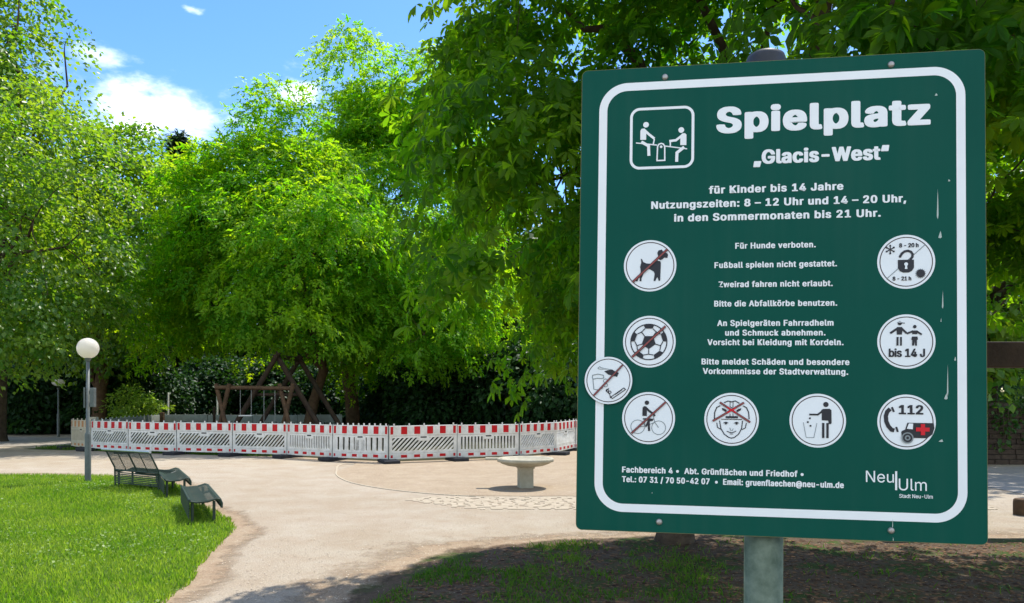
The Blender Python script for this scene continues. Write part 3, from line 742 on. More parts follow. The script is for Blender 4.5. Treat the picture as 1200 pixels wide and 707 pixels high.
# ------------------------------------------------------------------ benches
def bench(label, a, b, back, group='green steel benches along the lawn edge'):
    """a -> b is the rear edge; the seat extends to the left of a->b"""
    a = Vector((*a, 0)); b = Vector((*b, 0)); d = b - a; Ln = d.length
    r = thing('park_bench', label, 'bench', a, math.atan2(d.y, d.x), group)
    S = 1                                                    # seat side (local +y)
    w, zs = .40, .34
    seat = MB()
    prof = [(.0, zs + .0), (.10, zs - .02), (.28, zs - .015), (.42, zs + .02), (.475, zs + .005), (.50, zs - .05), (.495, zs - .11)]
    prof = [(y_ * .84, z_) for y_, z_ in prof]
    # long wires of the seat, closely spaced
    pr = []
    for i in range(len(prof) - 1):
        (y0, z0), (y1, z1) = prof[i], prof[i + 1]; n = max(2, int(math.hypot(y1 - y0, z1 - z0) / .016))
        pr += [(y0 + (y1 - y0) * k / n, z0 + (z1 - z0) * k / n) for k in range(n)]
    for y_, z_ in pr: seat.box((Ln / 2, S * y_, z_), (Ln - .03, .012, .008))
    seat.build('seat', M_bench, r)
    fr = MB()
    nb = 3
    for k in range(nb):
        x = .02 + (Ln - .04) * k / (nb - 1)
        fr.tube([(x, S * y_, z_ - .014) for y_, z_ in prof], .016, 7)
    fr.tube([(0, 0, zs), (Ln, 0, zs)], .016, 7); fr.tube([(0, S * prof[-1][0], prof[-1][1]), (Ln, S * prof[-1][0], prof[-1][1])], .016, 7)
    fr.build('frame', M_bench, r)
    for k in (0, nb - 1):
        x = .06 + (Ln - .12) * k / (nb - 1)
        for yy in (.04, .32):
            l = MB(); l.tube([(x, S * yy, 0), (x, S * yy, zs - .03)], .020, 8); l.build('leg', M_bench, r)
    sk = MB()
    for k in range(7): sk.box((Ln / 2, -S * .004, zs - .045 - k * .033), (Ln - .02, .010, .022))
    sk.build('rear_panel', M_bench, r)
    if back:
        bp = MB()
        lean = .19; hb = .40
        for k in range(28):
            t = k / 27; bp.box((Ln / 2, -S * (lean * t), zs + .02 + hb * t), (Ln, .006, .004))
        n = 70
        for k in range(n + 1):
            x = Ln * k / n; bp.tube([(x, 0, zs), (x, -S * lean, zs + hb)], .0022, 4, caps=False)
        bp.build('backrest', M_bench, r)
        bf = MB()
        for k in range(5):
            x = Ln * k / 4; bf.tube([(x, 0, zs - .3 if k in (0, 4) else zs), (x, -S * .01, zs + .05), (x, -S * lean, zs + hb)], .015 if k in (0, 2, 4) else .009, 7)
        bf.build('back_frame', M_bench, r)
        tr = MB(); tr.tube([(-.12, -S * lean, zs + hb + .01), (Ln + .02, -S * lean, zs + hb + .01)], .026, 9); tr.build('top_rail', M_rail, r)
    return r
bench('green wire bench with a high see-through mesh backrest and pale top rail', (-7.75, 15.0), (-6.55, 14.25), True)
bench('middle green bench seat between the mesh backed bench and the nearest seat', (-7.0, 15.1), (-5.97, 13.2), False)
bench('nearest backless green bench with a curved front lip on the grass edge', (-5.3, 12.3), (-4.41, 10.5), False)

# ------------------------------------------------------------------ stone basin
fo = thing('stone_basin', 'round pale stone water basin on a square pedestal in the sand', 'fountain', (.26, 14.9, 0))
pd = MB(); Mx = Matrix.Rotation(rad(12), 4, 'Z'); pd.box((0, 0, .19), (.27, .27, .42), Mx, bev=.02); pd.box((0, 0, .395), (.31, .31, .03), Mx, bev=.008); pd.build('pedestal', M_stone, fo)
bw = MB(); bw.lathe([(.0001, .405), (.20, .41), (.36, .435), (.47, .475), (.505, .505), (.548, .512), (.552, .56), (.535, .578), (.50, .576), (.475, .555), (.40, .50), (.2, .47), (.0001, .465)], 48); bw.build('bowl', M_stone, fo)
sp = MB(); sp.box((-.62, .05, .555), (.32, .16, .045), None, bev=.012); sp.build('spout', M_stone, fo)

# ------------------------------------------------------------------ the sign
M_panel = mat('green_sign_paint', (.0006, .068, .046), .45, .10, rgb2=(.0008, .077, .052), vscale=2.2, bump=.03, bscale=6)
_t = M_panel.node_tree; _b = _t.nodes['Principled BSDF']; _tc = _t.nodes.new('ShaderNodeTexCoord')   # rain streaks and dust
_mp = _t.nodes.new('ShaderNodeMapping'); _mp.inputs['Scale'].default_value = (46, 1, 1.6); _t.links.new(_tc.outputs['Object'], _mp.inputs[0])
_n = _t.nodes.new('ShaderNodeTexNoise'); _n.inputs['Scale'].default_value = 1.0; _n.inputs['Detail'].default_value = 6; _t.links.new(_mp.outputs[0], _n.inputs['Vector'])
_n2 = _t.nodes.new('ShaderNodeTexNoise'); _n2.inputs['Scale'].default_value = 4.0; _n2.inputs['Detail'].default_value = 9; _t.links.new(_tc.outputs['Object'], _n2.inputs['Vector'])
_m = _t.nodes.new('ShaderNodeMath'); _m.operation = 'MULTIPLY'; _t.links.new(_n.outputs['Fac'], _m.inputs[0]); _t.links.new(_n2.outputs['Fac'], _m.inputs[1])
_r = _t.nodes.new('ShaderNodeMapRange'); _t.links.new(_m.outputs[0], _r.inputs[0]); _r.inputs[1].default_value = .22; _r.inputs[2].default_value = .48; _r.inputs[4].default_value = .11
_x = _t.nodes.new('ShaderNodeMix'); _x.data_type = 'RGBA'; _old = _b.inputs['Base Color'].links[0].from_socket
_t.links.new(_r.outputs[0], _x.inputs[0]); _t.links.new(_old, _x.inputs[6]); _x.inputs[7].default_value = (.055, .12, .09, 1); _t.links.new(_x.outputs[2], _b.inputs['Base Color'])
M_edge = mat('sign_edge_yellow', (.22, .20, .08), .6, .3)  # dull yellow rim round the green panel
M_film = mat('white_sign_film', (.82, .85, .83), .45, .4, var=.05, vscale=14)
M_disc = mat('white_pictogram_film', (.80, .84, .83), .4, .4, var=.06, vscale=20)
M_blackf = mat('black_print', (.012, .012, .016), .45, .4)
M_redf = mat('faded_red_print', (.36, .05, .045), .5, .3, rgb2=(.25, .08, .07), vscale=60)
M_brightred = mat('red_print', (.62, .01, .02), .5, .3)
M_grey = mat('thin_grey_print', (.22, .25, .25), .5, .3)
M_ringf = mat('brown_ring_print', (.06, .035, .032), .5, .3)
M_galv = mat('galvanised_post', (.165, .205, .145), .65, .2, metal=.05, rgb2=(.07, .10, .065), vscale=30, bump=.15, bscale=30)
M_bolt = mat('bolt_zinc', (.42, .40, .36), .4, .5, metal=.6, var=.3, vscale=90)
M_cap = mat('grey_plastic_cap', (.045, .05, .058), .5, .2, var=.3, vscale=30)

R3 = Matrix(((0.98753183, 0.15649335, 0.01705032), (-0.15703644, 0.98688455, 0.03739588), (-0.01097449, -0.03960715, 0.99915506)))
sign = bpy.data.objects.new('playground_sign', None); COL.objects.link(sign)
SO = Vector((0.50489601, 1.47630861, 1.94537613))
# the Empty stands at the foot of the post; children are in the board's own axes
FOOT = -SO.z / R3[2][2] + .012
sign.matrix_world = Matrix.Translation(SO + R3 @ Vector((-.0105, .05, FOOT))) @ R3.to_4x4()
OFF = Vector((.0105, -.05, -FOOT))                       # board centre seen from the Empty
tag(sign, 'large green playground notice board with white lettering on a grey post', 'sign')
OFFM = Matrix.Translation(OFF)

class Flat:
    """flat print in board coordinates (mm), facing -y"""
    def __init__(s, lay): s.mb = MB(); s.y = -lay * 1e-3; s.k = 0
    def poly(s, P, c=(0, 0), sc=1.0):
        s.k += 1; y = s.y - s.k * 4e-5
        s.mb.add([((c[0] + p[0] * sc) * 1e-3, y, (c[1] + p[1] * sc) * 1e-3) for p in P], [list(range(len(P)))], OFFM); return s
    def disc(s, x, y, r, c=(0, 0), sc=1.0, n=40, ry=None):
        return s.poly([(x + r * math.cos(2 * math.pi * k / n), y + (ry or r) * math.sin(2 * math.pi * k / n)) for k in range(n)], c, sc)
    def path(s, P, w, c=(0, 0), sc=1.0, closed=False):
        n = len(P); s.k += 1; y = s.y - s.k * 4e-5; A = []; B = []
        V = [Vector(p) for p in P]
        for i in range(n):
            p0 = V[i - 1] if (i or closed) else V[i]; p1 = V[(i + 1) % n] if (i < n - 1 or closed) else V[i]
            d1 = (V[i] - p0); d2 = (p1 - V[i])
            d1 = d1.normalized() if d1.length > 1e-9 else d2.normalized(); d2 = d2.normalized() if d2.length > 1e-9 else d1
            t = (d1 + d2); t = t.normalized() if t.length > 1e-6 else d1
            nn = Vector((-t.y, t.x)); k = 1 / max(.5, nn.dot(Vector((-d1.y, d1.x))))
            A.append(V[i] + nn * w / 2 * k); B.append(V[i] - nn * w / 2 * k)
        vs = [((c[0] + p.x * sc) * 1e-3, y, (c[1] + p.y * sc) * 1e-3) for p in A + B]
        m = n if closed else n - 1
        s.mb.add(vs, [(i, (i + 1) % n, (i + 1) % n + n, i + n) for i in range(m)], OFFM); return s
    def ring(s, x, y, r, w, c=(0, 0), sc=1.0, a0=0, a1=360, n=48):
        full = abs(a1 - a0) >= 360
        P = [(x + r * math.cos(rad(a0 + (a1 - a0) * k / n)), y + r * math.sin(rad(a0 + (a1 - a0) * k / n))) for k in range(n if full else n + 1)]
        return s.path(P, w, c, sc, full)
    def build(s, name, m, parent): return s.mb.build(name, m, parent)

def rrect(x0, z0, x1, z1, r, n=10):
    P = []
    for cx_, cz_, a in ((x1 - r, z1 - r, 0), (x0 + r, z1 - r, 90), (x0 + r, z0 + r, 180), (x1 - r, z0 + r, 270)):
        P += [(cx_ + r * math.cos(rad(a + 90 * k / n)), cz_ + r * math.sin(rad(a + 90 * k / n))) for k in range(n + 1)]
    return P
W2, H2 = 375.0, 460.2
pm = MB(); pm.prism([(x * 1e-3, z * 1e-3) for x, z in rrect(-W2, -H2, W2, H2, 11)], -.0000, .0028, OFFM); pm.build('panel', M_panel, sign)
em = MB(); em.prism([(x * 1e-3, z * 1e-3) for x, z in rrect(-W2 - .9, -H2 - .9, W2 + .9, H2 + .9, 12)], .0008, .0036, OFFM); em.build('panel_edge', M_edge, sign)
Flat(.35).path(rrect(-332, -415, 333, 423, 48, 14), 16, closed=True).build('border_line', M_film, sign)

# lettering
FONT = {}
fdir = os.path.join(bpy.utils.resource_path('LOCAL'), 'datafiles', 'fonts')
def font(fn):
    if fn not in FONT:
        try: FONT[fn] = bpy.data.fonts.load(os.path.join(fdir, fn))
        except Exception: FONT[fn] = None
    return FONT[fn]
def text_mesh(body, fn, bold, space=1.0):
    cu = bpy.data.curves.new('txt', 'FONT'); cu.body = body; cu.size = 1.0; cu.offset = bold; cu.resolution_u = 4; cu.space_character = space
    f_ = font(fn)
    if f_: cu.font = f_
    o = bpy.data.objects.new('txt', cu); COL.objects.link(o)
    dg = bpy.context.evaluated_depsgraph_get(); ev = o.evaluated_get(dg); me = bpy.data.meshes.new_from_object(ev)
    vs = [v.co.copy() for v in me.vertices]; fs = [list(p.vertices) for p in me.polygons]
    bpy.data.objects.remove(o); bpy.data.curves.remove(cu); bpy.data.meshes.remove(me)
    return vs, fs
CAPH = {}
def caph(fn, bold):
    if (fn, bold) not in CAPH:
        vs, _ = text_mesh('E', fn, bold); CAPH[(fn, bold)] = max(v.y for v in vs) - min(v.y for v in vs)
    return CAPH[(fn, bold)]
def put_text(mb, body, xl, xr, base, cap, lay=.45, fn='Inter.woff2', bold=.02, space=1.0):
    """one line set between xl and xr; heavy strokes come from the letters laid over themselves a little apart"""
    vs, fs = text_mesh(body, fn, 0.0, space)
    a, b = min(v.x for v in vs), max(v.x for v in vs); sz = cap / caph(fn, 0.0); r = max(0, bold) * sz
    ry = r * .5
    sx = (xr - xl - 2 * r) / (b - a); sz = (cap - 2 * ry) / caph(fn, 0.0)
    offs = [(0, 0)]
    if r > 0:
        for f_, n_ in ((1.0, 12), (.5, 6)):
            offs += [(r * f_ * math.copysign(abs(math.cos(6.2832 * k / n_)) ** .6, math.cos(6.2832 * k / n_)), ry * f_ * math.copysign(abs(math.sin(6.2832 * k / n_)) ** .6, math.sin(6.2832 * k / n_))) for k in range(n_)]
    for k, (ox, oz) in enumerate(offs):
        mb.add([((xl + r + ox + (v.x - a) * sx) * 1e-3, -lay * 1e-3 - k * 2e-5, (base + ry + oz + v.y * sz) * 1e-3) for v in vs], [f[::-1] for f in fs], OFFM)
T1 = [('Spielplatz', -111.5, 280.3, 321, 52, .050, 1.12), ('\u201eGlacis-West\u201c', -41, 207.2, 257.5, 28, .042, 1.08), ('f\u00fcr Kinder bis 14 Jahre', -124.8, 125, 202, 15, .040, 1.12), ('Nutzungszeiten: 8 \u2013 12 Uhr und 14 \u2013 20 Uhr,', -235.5, 237, 175, 15, .040, 1.12), ('in den Sommermonaten bis 21 Uhr.', -191, 192, 148.5, 15, .040, 1.12)]
T2 = [('F\u00fcr Hunde verboten.', -74, 75, 92.5), ('Fu\u00dfball spielen nicht gestattet.', -113, 113.5, 55.3), ('Zweirad fahren nicht erlaubt.', -105, 106, 17.5), ('Bitte die Abfallk\u00f6rbe benutzen.', -113, 114, -20), ('An Spielger\u00e4ten Fahrradhelm', -107, 107.5, -58), ('und Schmuck abnehmen.', -92, 93, -76.7), ('Vorsicht bei Kleidung mit Kordeln.', -125.3, 125.5, -95.2), ('Bitte meldet Sch\u00e4den und besondere', -136, 136, -132.8), ('Vorkommnisse der Stadtverwaltung.', -133.5, 133.8, -151.3)]
tm = MB()
for b_, xl, xr, z, cap, bold, sp_ in T1[:2]: put_text(tm, b_, xl, xr, z, cap, bold=bold, space=sp_)
for tx, tz, tw, th_ in ((221.1, 355.2, 7, 6), (182.2, 277.3, 4, 4)):
    tm.add([((tx + a) * 1e-3, -.00112, (tz + b) * 1e-3) for a, b in ((-tw / 2, -th_ / 2), (tw / 2, -th_ / 2), (tw / 2, th_ / 2), (-tw / 2, th_ / 2))], [(0, 1, 2, 3)], OFFM)
tm.build('title_lettering', M_film, sign)
tm = MB()
for b_, xl, xr, z, cap, bold, sp_ in T1[2:]: put_text(tm, b_, xl, xr, z, cap, bold=bold, space=sp_)
tm.build('opening_hours_lettering', M_film, sign)
tm = MB()
for b_, xl, xr, z in T2: put_text(tm, b_, xl, xr, z, 11.5, bold=.034, space=1.12)
tm.build('rules_lettering', M_film, sign)
tm = MB()
put_text(tm, 'Fachbereich 4 \u2022  Abt. Gr\u00fcnfl\u00e4chen und Friedhof \u2022', -286.5, 54, -345.8, 11.5, bold=.034, space=1.10)
put_text(tm, 'Tel.: 07 31 / 70 50-42 07  \u2022  Email: gruenflaechen@neu-ulm.de', -286.5, 126.3, -364.6, 11.5, bold=.034, space=1.10)
tm.build('contact_lettering', M_film, sign)
tm = MB()
put_text(tm, 'Neu', 165.3, 214.5, -351.8, 21, bold=-.004); put_text(tm, 'Ulm', 223, 271.5, -365.4, 21.5, bold=-.004)
put_text(tm, 'Stadt Neu-Ulm', 223.7, 281.8, -379.4, 7, bold=.012)
tm.add([(x * 1e-3, -.00045, z * 1e-3) for x, z in ((216.6, -365.5), (220.2, -365.5), (220.2, -330.5), (216.6, -330.5))], [(0, 1, 2, 3)], OFFM)
tm.build('town_logo', M_film, sign)

# seesaw pictogram in its rounded square (units: mm, origin at the centre of the square)
c = (-216.0, 317.2)
fl = Flat(.35); fl.path(rrect(-60, -59.5, 60, 59.5, 17, 10), 5.2, c, closed=True)
def U(px, py): return ((px - 361) * .2095, -(py - 366) * .2095)    # from the enlarged pictogram
fl.disc(*U(212, 235), 5.6, c); fl.disc(*U(540, 300), 5.6, c)
fl.path([U(120, 406), U(318, 435)], 2.2, c); fl.path([U(392, 447), U(595, 482)], 2.2, c)
fl.poly([U(160, 290), U(172, 272), U(198, 270), U(216, 288), U(214, 380), U(160, 378)], c)
fl.path([U(198, 288), U(240, 328), U(292, 372)], 4.8, c); fl.path([U(292, 374), U(282, 424)], 2.6, c)
fl.path([U(170, 398), U(238, 440), U(242, 535)], 5.8, c)
fl.poly([U(532, 352), U(548, 334), U(574, 332), U(588, 346), U(588, 446), U(532, 444)], c)
fl.path([U(552, 350), U(492, 396), U(430, 402)], 4.8, c); fl.path([U(440, 404), U(440, 450)], 2.6, c)
fl.path([U(568, 464), U(502, 516), U(500, 602)], 5.8, c)
fl.path([U(318, 584), U(322, 450), U(334, 428), U(355, 421), U(376, 428), U(388, 450), U(390, 584)], 2.6, c, closed=True); fl.disc(*U(355, 453), 2.6, c)
fl.build('seesaw_pictogram', M_film, sign)

RD = 51.0
def pictogram(x, z, label, r=RD, lay=.35):
    """white disc with a thin dark ring; returns the part and its centre"""
    d = Flat(lay); d.disc(0, 0, r, (x, z), n=64); o = d.build('pictogram', M_disc, sign); o['label'] = label
    Flat(lay + .2).ring(0, 0, r * .905, r * .035, (x, z), n=64).build('ring', M_ringf, o)
    return o
class Ic:
    """icon pieces in enlarged-pixel units of one pictogram"""
    def __init__(s, x, z, cx, cy, rpx, r=RD, lay=.35):
        s.c = (x, z); s.cx, s.cy, s.k = cx, cy, r / rpx; s.lay = lay; s.f = {}
    def U(s, p): return ((p[0] - s.cx) * s.k, -(p[1] - s.cy) * s.k)
    def L(s, key, up=.8):
        if key not in s.f: s.f[key] = Flat(s.lay + up)
        return s.f[key]
    def poly(s, P, key='b', up=.8): s.L(key, up).poly([s.U(p) for p in P], s.c)
    def line(s, P, w, key='b', up=.8, closed=False): s.L(key, up).path([s.U(p) for p in P], w * s.k, s.c, closed=closed)
    def disc(s, p, r, key='b', up=.8, n=28): s.L(key, up).disc(*s.U(p), r * s.k, s.c, n=n)
    def ring(s, p, r, w, key='b', up=.8, a0=0, a1=360, n=40): s.L(key, up).ring(*s.U(p), r * s.k, w * s.k, s.c, a0=a0, a1=a1, n=n)
    def done(s, o, mats):
        for k, f in s.f.items(): f.build(mats[k][0], mats[k][1], o)
def slash(ic, a, b, w, key='s'):
    ic.line([a, b], w, 'o', 2.9); ic.line([a, b], w * .45, 's', 3.1)
MS = {'b': ('symbol', M_blackf), 's': ('slash', M_redf), 'o': ('slash_outline', M_ringf), 'g': ('thin_line', M_grey), 'w': ('highlight', M_disc), 'r': ('cross', M_brightred), 't': ('lettering', M_blackf)}

# no dogs
o = pictogram(-236.5, 62, 'white disc with a black dog crossed out')
ic = Ic(-236.5, 62, 372, 368, 311)
ic.poly([(262, 280), (280, 292), (290, 322), (330, 340), (400, 345), (450, 312), (492, 312), (500, 340), (496, 470), (494, 548), (478, 556), (466, 520), (460, 505), (446, 530), (436, 556), (416, 552), (428, 470), (418, 440), (372, 412), (330, 400), (300, 430), (290, 480), (272, 520), (272, 556), (250, 552), (256, 490), (262, 430), (254, 380), (268, 330)])
ic.poly([(256, 470), (268, 480), (232, 530), (226, 556), (206, 552), (214, 500)])
ic.poly([(460, 300), (466, 250), (456, 215), (470, 185), (510, 175), (530, 210), (572, 218), (584, 240), (576, 278), (540, 272), (520, 292), (492, 306)])
ic.line([(452, 292), (500, 318)], 12, 'w', 2.6)
slash(ic, (574, 176), (168, 566), 30); ic.done(o, MS)
# no football
o = pictogram(-236.5, -88.3, 'white disc with a black and white football crossed out')
ic = Ic(-236.5, -88.3, 340, 335, 295); B = (335, 338)
ic.ring(B, 202, 12)
def pt(a, r): return (B[0] + r * math.cos(rad(a)), B[1] - r * math.sin(rad(a)))
pent = [pt(54 + 72 * k, 82) for k in range(5)]
pent = [pt(270 + 72 * k, 82) for k in range(5)]; ic.poly(pent)
for k in range(5):
    a = 270 + 72 * k; ic.line([pt(a, 80), pt(a, 140)], 10); 
    m_ = a + 36
    ic.line([pt(a, 140), pt(a + 20, 158)], 10); ic.line([pt(a, 140), pt(a - 20, 158)], 10)
    ic.poly([pt(m_ - 17, 200), pt(m_ - 8, 206), pt(m_ + 8, 206), pt(m_ + 17, 200), pt(m_ + 15, 158), pt(m_ - 15, 158)])
slash(ic, (520, 160), (150, 512), 28); ic.done(o, MS)
# no littering sticker over the border line
o = pictogram(-315.2, -165.5, 'smaller sticker with rubbish and a cigarette crossed out', 46.6, 5.2)
ic = Ic(-315.2, -165.5, 353, 365, 299, 46.6, 5.2)
ic.line([(220, 210), (240, 190), (262, 205), (400, 228), (250, 222), (228, 218)], 8, 'g', closed=True)
ic.poly([(300, 250), (340, 236), (400, 226), (440, 252), (484, 268), (462, 320), (420, 308), (350, 290)])
ic.line([(150, 330), (155, 300), (220, 285), (290, 300), (296, 335), (260, 342), (212, 338), (160, 350), (150, 330)], 10, 'g'); ic.line([(158, 350), (172, 478), (215, 485), (290, 460)], 9, 'g')
ic.ring((318, 372), 26, 8, 'g'); ic.ring((322, 425), 22, 8, 'g'); ic.ring((342, 492), 16, 9); ic.ring((374, 514), 15, 9); ic.line([(362, 460), (330, 500), (372, 540), (385, 590)], 10)
ic.line([(388, 574), (548, 458), (570, 478), (406, 594)], 10, closed=True); ic.line([(440, 545), (530, 480)], 6)
slash(ic, (530, 170), (168, 562), 24); ic.done(o, MS)
# no cycling
o = pictogram(-236.5, -238.5, 'white disc with a cyclist crossed out')
ic = Ic(-236.5, -238.5, 325, 375, 296)
ic.ring((205, 475), 77, 7, 'g'); ic.ring((440, 482), 77, 7, 'g'); ic.line([(205, 475), (290, 470), (395, 420), (440, 480)], 7, 'g'); ic.line([(395, 420), (380, 350)], 7, 'g'); ic.line([(290, 470), (275, 385)], 7, 'g')
ic.disc((306, 200), 25); ic.poly([(258, 258), (272, 240), (295, 240), (308, 256), (306, 352), (256, 350)]); ic.line([(290, 252), (330, 292), (382, 330), (396, 352)], 24)
ic.poly([(262, 376), (384, 380), (372, 408), (340, 412), (346, 520), (322, 522), (318, 458), (296, 482), (288, 464), (318, 405), (264, 392)])
slash(ic, (516, 190), (136, 550), 24); ic.done(o, MS)
# no helmet on the play equipment
o = pictogram(-79, -238.5, 'white disc with a helmeted child face under a red cross')
ic = Ic(-79, -238.5, 350, 345, 303)
ic.line([(218, 360), (232, 450), (270, 515), (320, 552), (350, 560), (382, 552), (430, 512), (462, 450), (472, 360)], 11)
ic.line([(186, 385), (196, 440), (230, 460)], 10); ic.line([(514, 385), (504, 440), (468, 460)], 10)
ic.line([(160, 350), (162, 270), (185, 210), (225, 190)], 12); ic.line([(545, 340), (538, 262), (515, 210), (478, 190)], 12); ic.line([(265, 155), (310, 135), (350, 145), (390, 133), (435, 160)], 11)
ic.poly([(285, 308), (420, 308), (420, 332), (285, 332)]); ic.line([(235, 345), (465, 345)], 8)
ic.line([(333, 145), (333, 200), (350, 212), (366, 200), (366, 145)], 7); ic.line([(333, 280), (333, 310)], 8); ic.line([(366, 280), (366, 310)], 8)
ic.poly([(240, 215), (275, 225), (300, 245), (285, 262), (250, 240)]); ic.poly([(460, 215), (425, 225), (400, 245), (415, 262), (450, 240)])
for x in (288, 406): ic.line([(x - 28, 388), (x, 376), (x + 26, 388)], 8); ic.disc((x, 392), 13)
ic.line([(332, 440), (340, 470), (362, 470), (370, 450)], 7, 'g'); ic.line([(298, 480), (325, 492), (350, 496), (378, 490), (402, 476)], 9); ic.line([(332, 512), (368, 512)], 7)
for a, b in (((218, 152), (556, 376)), ((486, 152), (140, 368))): ic.line([a, b], 24, 'o', 2.4); ic.line([a, b], 12, 's', 2.6)
ic.line([(300, 208), (395, 268)], 16, 'r', 2.8); ic.line([(395, 212), (300, 270)], 16, 'r', 2.8)
ic.done(o, MS)
# use the bin
o = pictogram(79, -238.5, 'white disc with a person dropping litter into a basket')
ic = Ic(79, -238.5, 360, 360, 305)
ic.disc((448, 176), 29); ic.poly([(398, 240), (418, 226), (490, 224), (508, 240), (510, 385), (498, 398), (478, 396), (474, 358), (404, 356), (404, 290)]); ic.line([(425, 240), (362, 292), (268, 292)], 20)
ic.line([(420, 385), (420, 556)], 26); ic.line([(466, 385), (466, 556)], 26)
for p in ((276, 334), (254, 378), (282, 420)): ic.disc(p, 11, n=14)
ic.line([(205, 382), (236, 552), (320, 552), (352, 388)], 6, 'g'); ic.done(o, MS)
# emergency call
o = pictogram(236.5, -238.5, 'white disc with telephone receiver, 112 and ambulance')
ic = Ic(236.5, -238.5, 397, 375, 312)
ic.line([(222, 228), (190, 262), (176, 310), (180, 370), (202, 425), (236, 466), (266, 474)], 46)
ic.line([(240, 208), (262, 262)], 22); ic.line([(286, 434), (304, 490)], 22)
ic.poly([(406, 384), (685, 384), (692, 440), (672, 510), (636, 540), (600, 556), (460, 556), (345, 548), (340, 490), (350, 476), (382, 462)])
ic.poly([(418, 392), (464, 392), (460, 458), (396, 452)], 'w', 2.3)
ic.disc((404, 556), 64, 'g', 2.5); ic.disc((404, 556), 50, 'b2', 2.7); ic.disc((404, 556), 30, 'g2', 2.9); ic.disc((404, 556), 15, 'b3', 3.1)
ic.poly([(545, 396), (590, 396), (590, 436), (638, 436), (638, 480), (590, 480), (590, 522), (545, 522), (545, 480), (494, 480), (494, 436), (545, 436)], 'r', 2.3)
MS2 = dict(MS); MS2.update({'b2': ('tyre', M_blackf), 'g2': ('wheel_rim', M_grey), 'b3': ('hub', M_blackf), 'g': ('wheel_arch', M_grey)}); ic.done(o, MS2)
tm = MB(); put_text(tm, '112', 236.5 + (310 - 397) * RD / 325, 236.5 + (584 - 397) * RD / 325, -238.5 + (375 - 290) * RD / 305, 104 * RD / 305, lay=1.2, bold=.035); tm.build('lettering', M_blackf, o)
# opening times with padlock
o = pictogram(236.5, 62, 'white disc with open padlock, snowflake and opening times')
ic = Ic(236.5, 62, 390, 350, 308)
ic.line([(592, 158), (180, 545)], 8, 'g')
ic.poly([(302, 328), (472, 328), (472, 420), (450, 456), (415, 474), (360, 474), (322, 456), (302, 420)], 'b', .9)
ic.line([(322, 295), (345, 255), (375, 232), (410, 226), (440, 238), (458, 265), (456, 295), (432, 330)], 26, 'b', .9); ic.disc((326, 290), 14)
ic.disc((386, 380), 20, 'w', 2.4); ic.poly([(378, 385), (394, 385), (400, 435), (372, 435)], 'w', 2.4)
for k in range(3):
    a = rad(30 + 60 * k); cx_, cy_ = 220, 208
    ic.line([(cx_ - 46 * math.cos(a), cy_ - 46 * math.sin(a)), (cx_ + 46 * math.cos(a), cy_ + 46 * math.sin(a))], 11)
    for sg in (-1, 1):
        ex, ey = cx_ + sg * 44 * math.cos(a), cy_ + sg * 44 * math.sin(a); ic.disc((ex, ey), 11, n=10)
ic.disc((542, 486), 46)
for k in range(16):
    a = k * math.pi / 8; ic.line([(542 + 46 * math.cos(a), 486 + 46 * math.sin(a)), (542 + 56 * math.cos(a), 486 + 56 * math.sin(a))], 7, 'g')
ic.done(o, MS)
tm = MB()
put_text(tm, '8 - 20 h', 236.5 + (312 - 390) * RD / 322, 236.5 + (528 - 390) * RD / 322, 62 + (350 - 192) * RD / 297, 46 * RD / 297, lay=1.2, bold=.034)
put_text(tm, '8 - 21 h', 236.5 + (238 - 390) * RD / 322, 236.5 + (446 - 390) * RD / 322, 62 + (350 - 556) * RD / 297, 44 * RD / 297, lay=1.2, bold=.034)
tm.build('lettering', M_blackf, o)
# up to 14 years
o = pictogram(236.5, -88.3, 'white disc with two children holding hands above bis 14 J')
ic = Ic(236.5, -88.3, 398, 335, 312)
ic.disc((328, 124), 24); ic.line([(308, 116), (382, 124)], 9); ic.line([(306, 112), (350, 112)], 8, 'w', 2.4)
ic.poly([(298, 168), (352, 168), (358, 200), (350, 255), (296, 255), (292, 200)]); ic.line([(305, 182), (225, 240)], 24); ic.line([(345, 182), (402, 240)], 22); ic.line([(304, 282), (302, 382)], 22); ic.line([(340, 282), (340, 382)], 20)
ic.disc((488, 164), 19); ic.poly([(458, 208), (516, 208), (514, 250), (460, 250)]); ic.line([(470, 215), (402, 244)], 20); ic.line([(506, 215), (562, 256)], 20)
ic.poly([(458, 278), (516, 278), (522, 312), (510, 318), (510, 382), (490, 382), (486, 320), (478, 382), (458, 382), (460, 318), (450, 312)])
ic.done(o, MS)
tm = MB(); put_text(tm, 'bis 14 J', 236.5 + (200 - 398) * RD / 325, 236.5 + (606 - 398) * RD / 325, -88.3 + (335 - 505) * RD / 300, 92 * RD / 300, lay=1.2, bold=.03); tm.build('lettering', M_blackf, o)

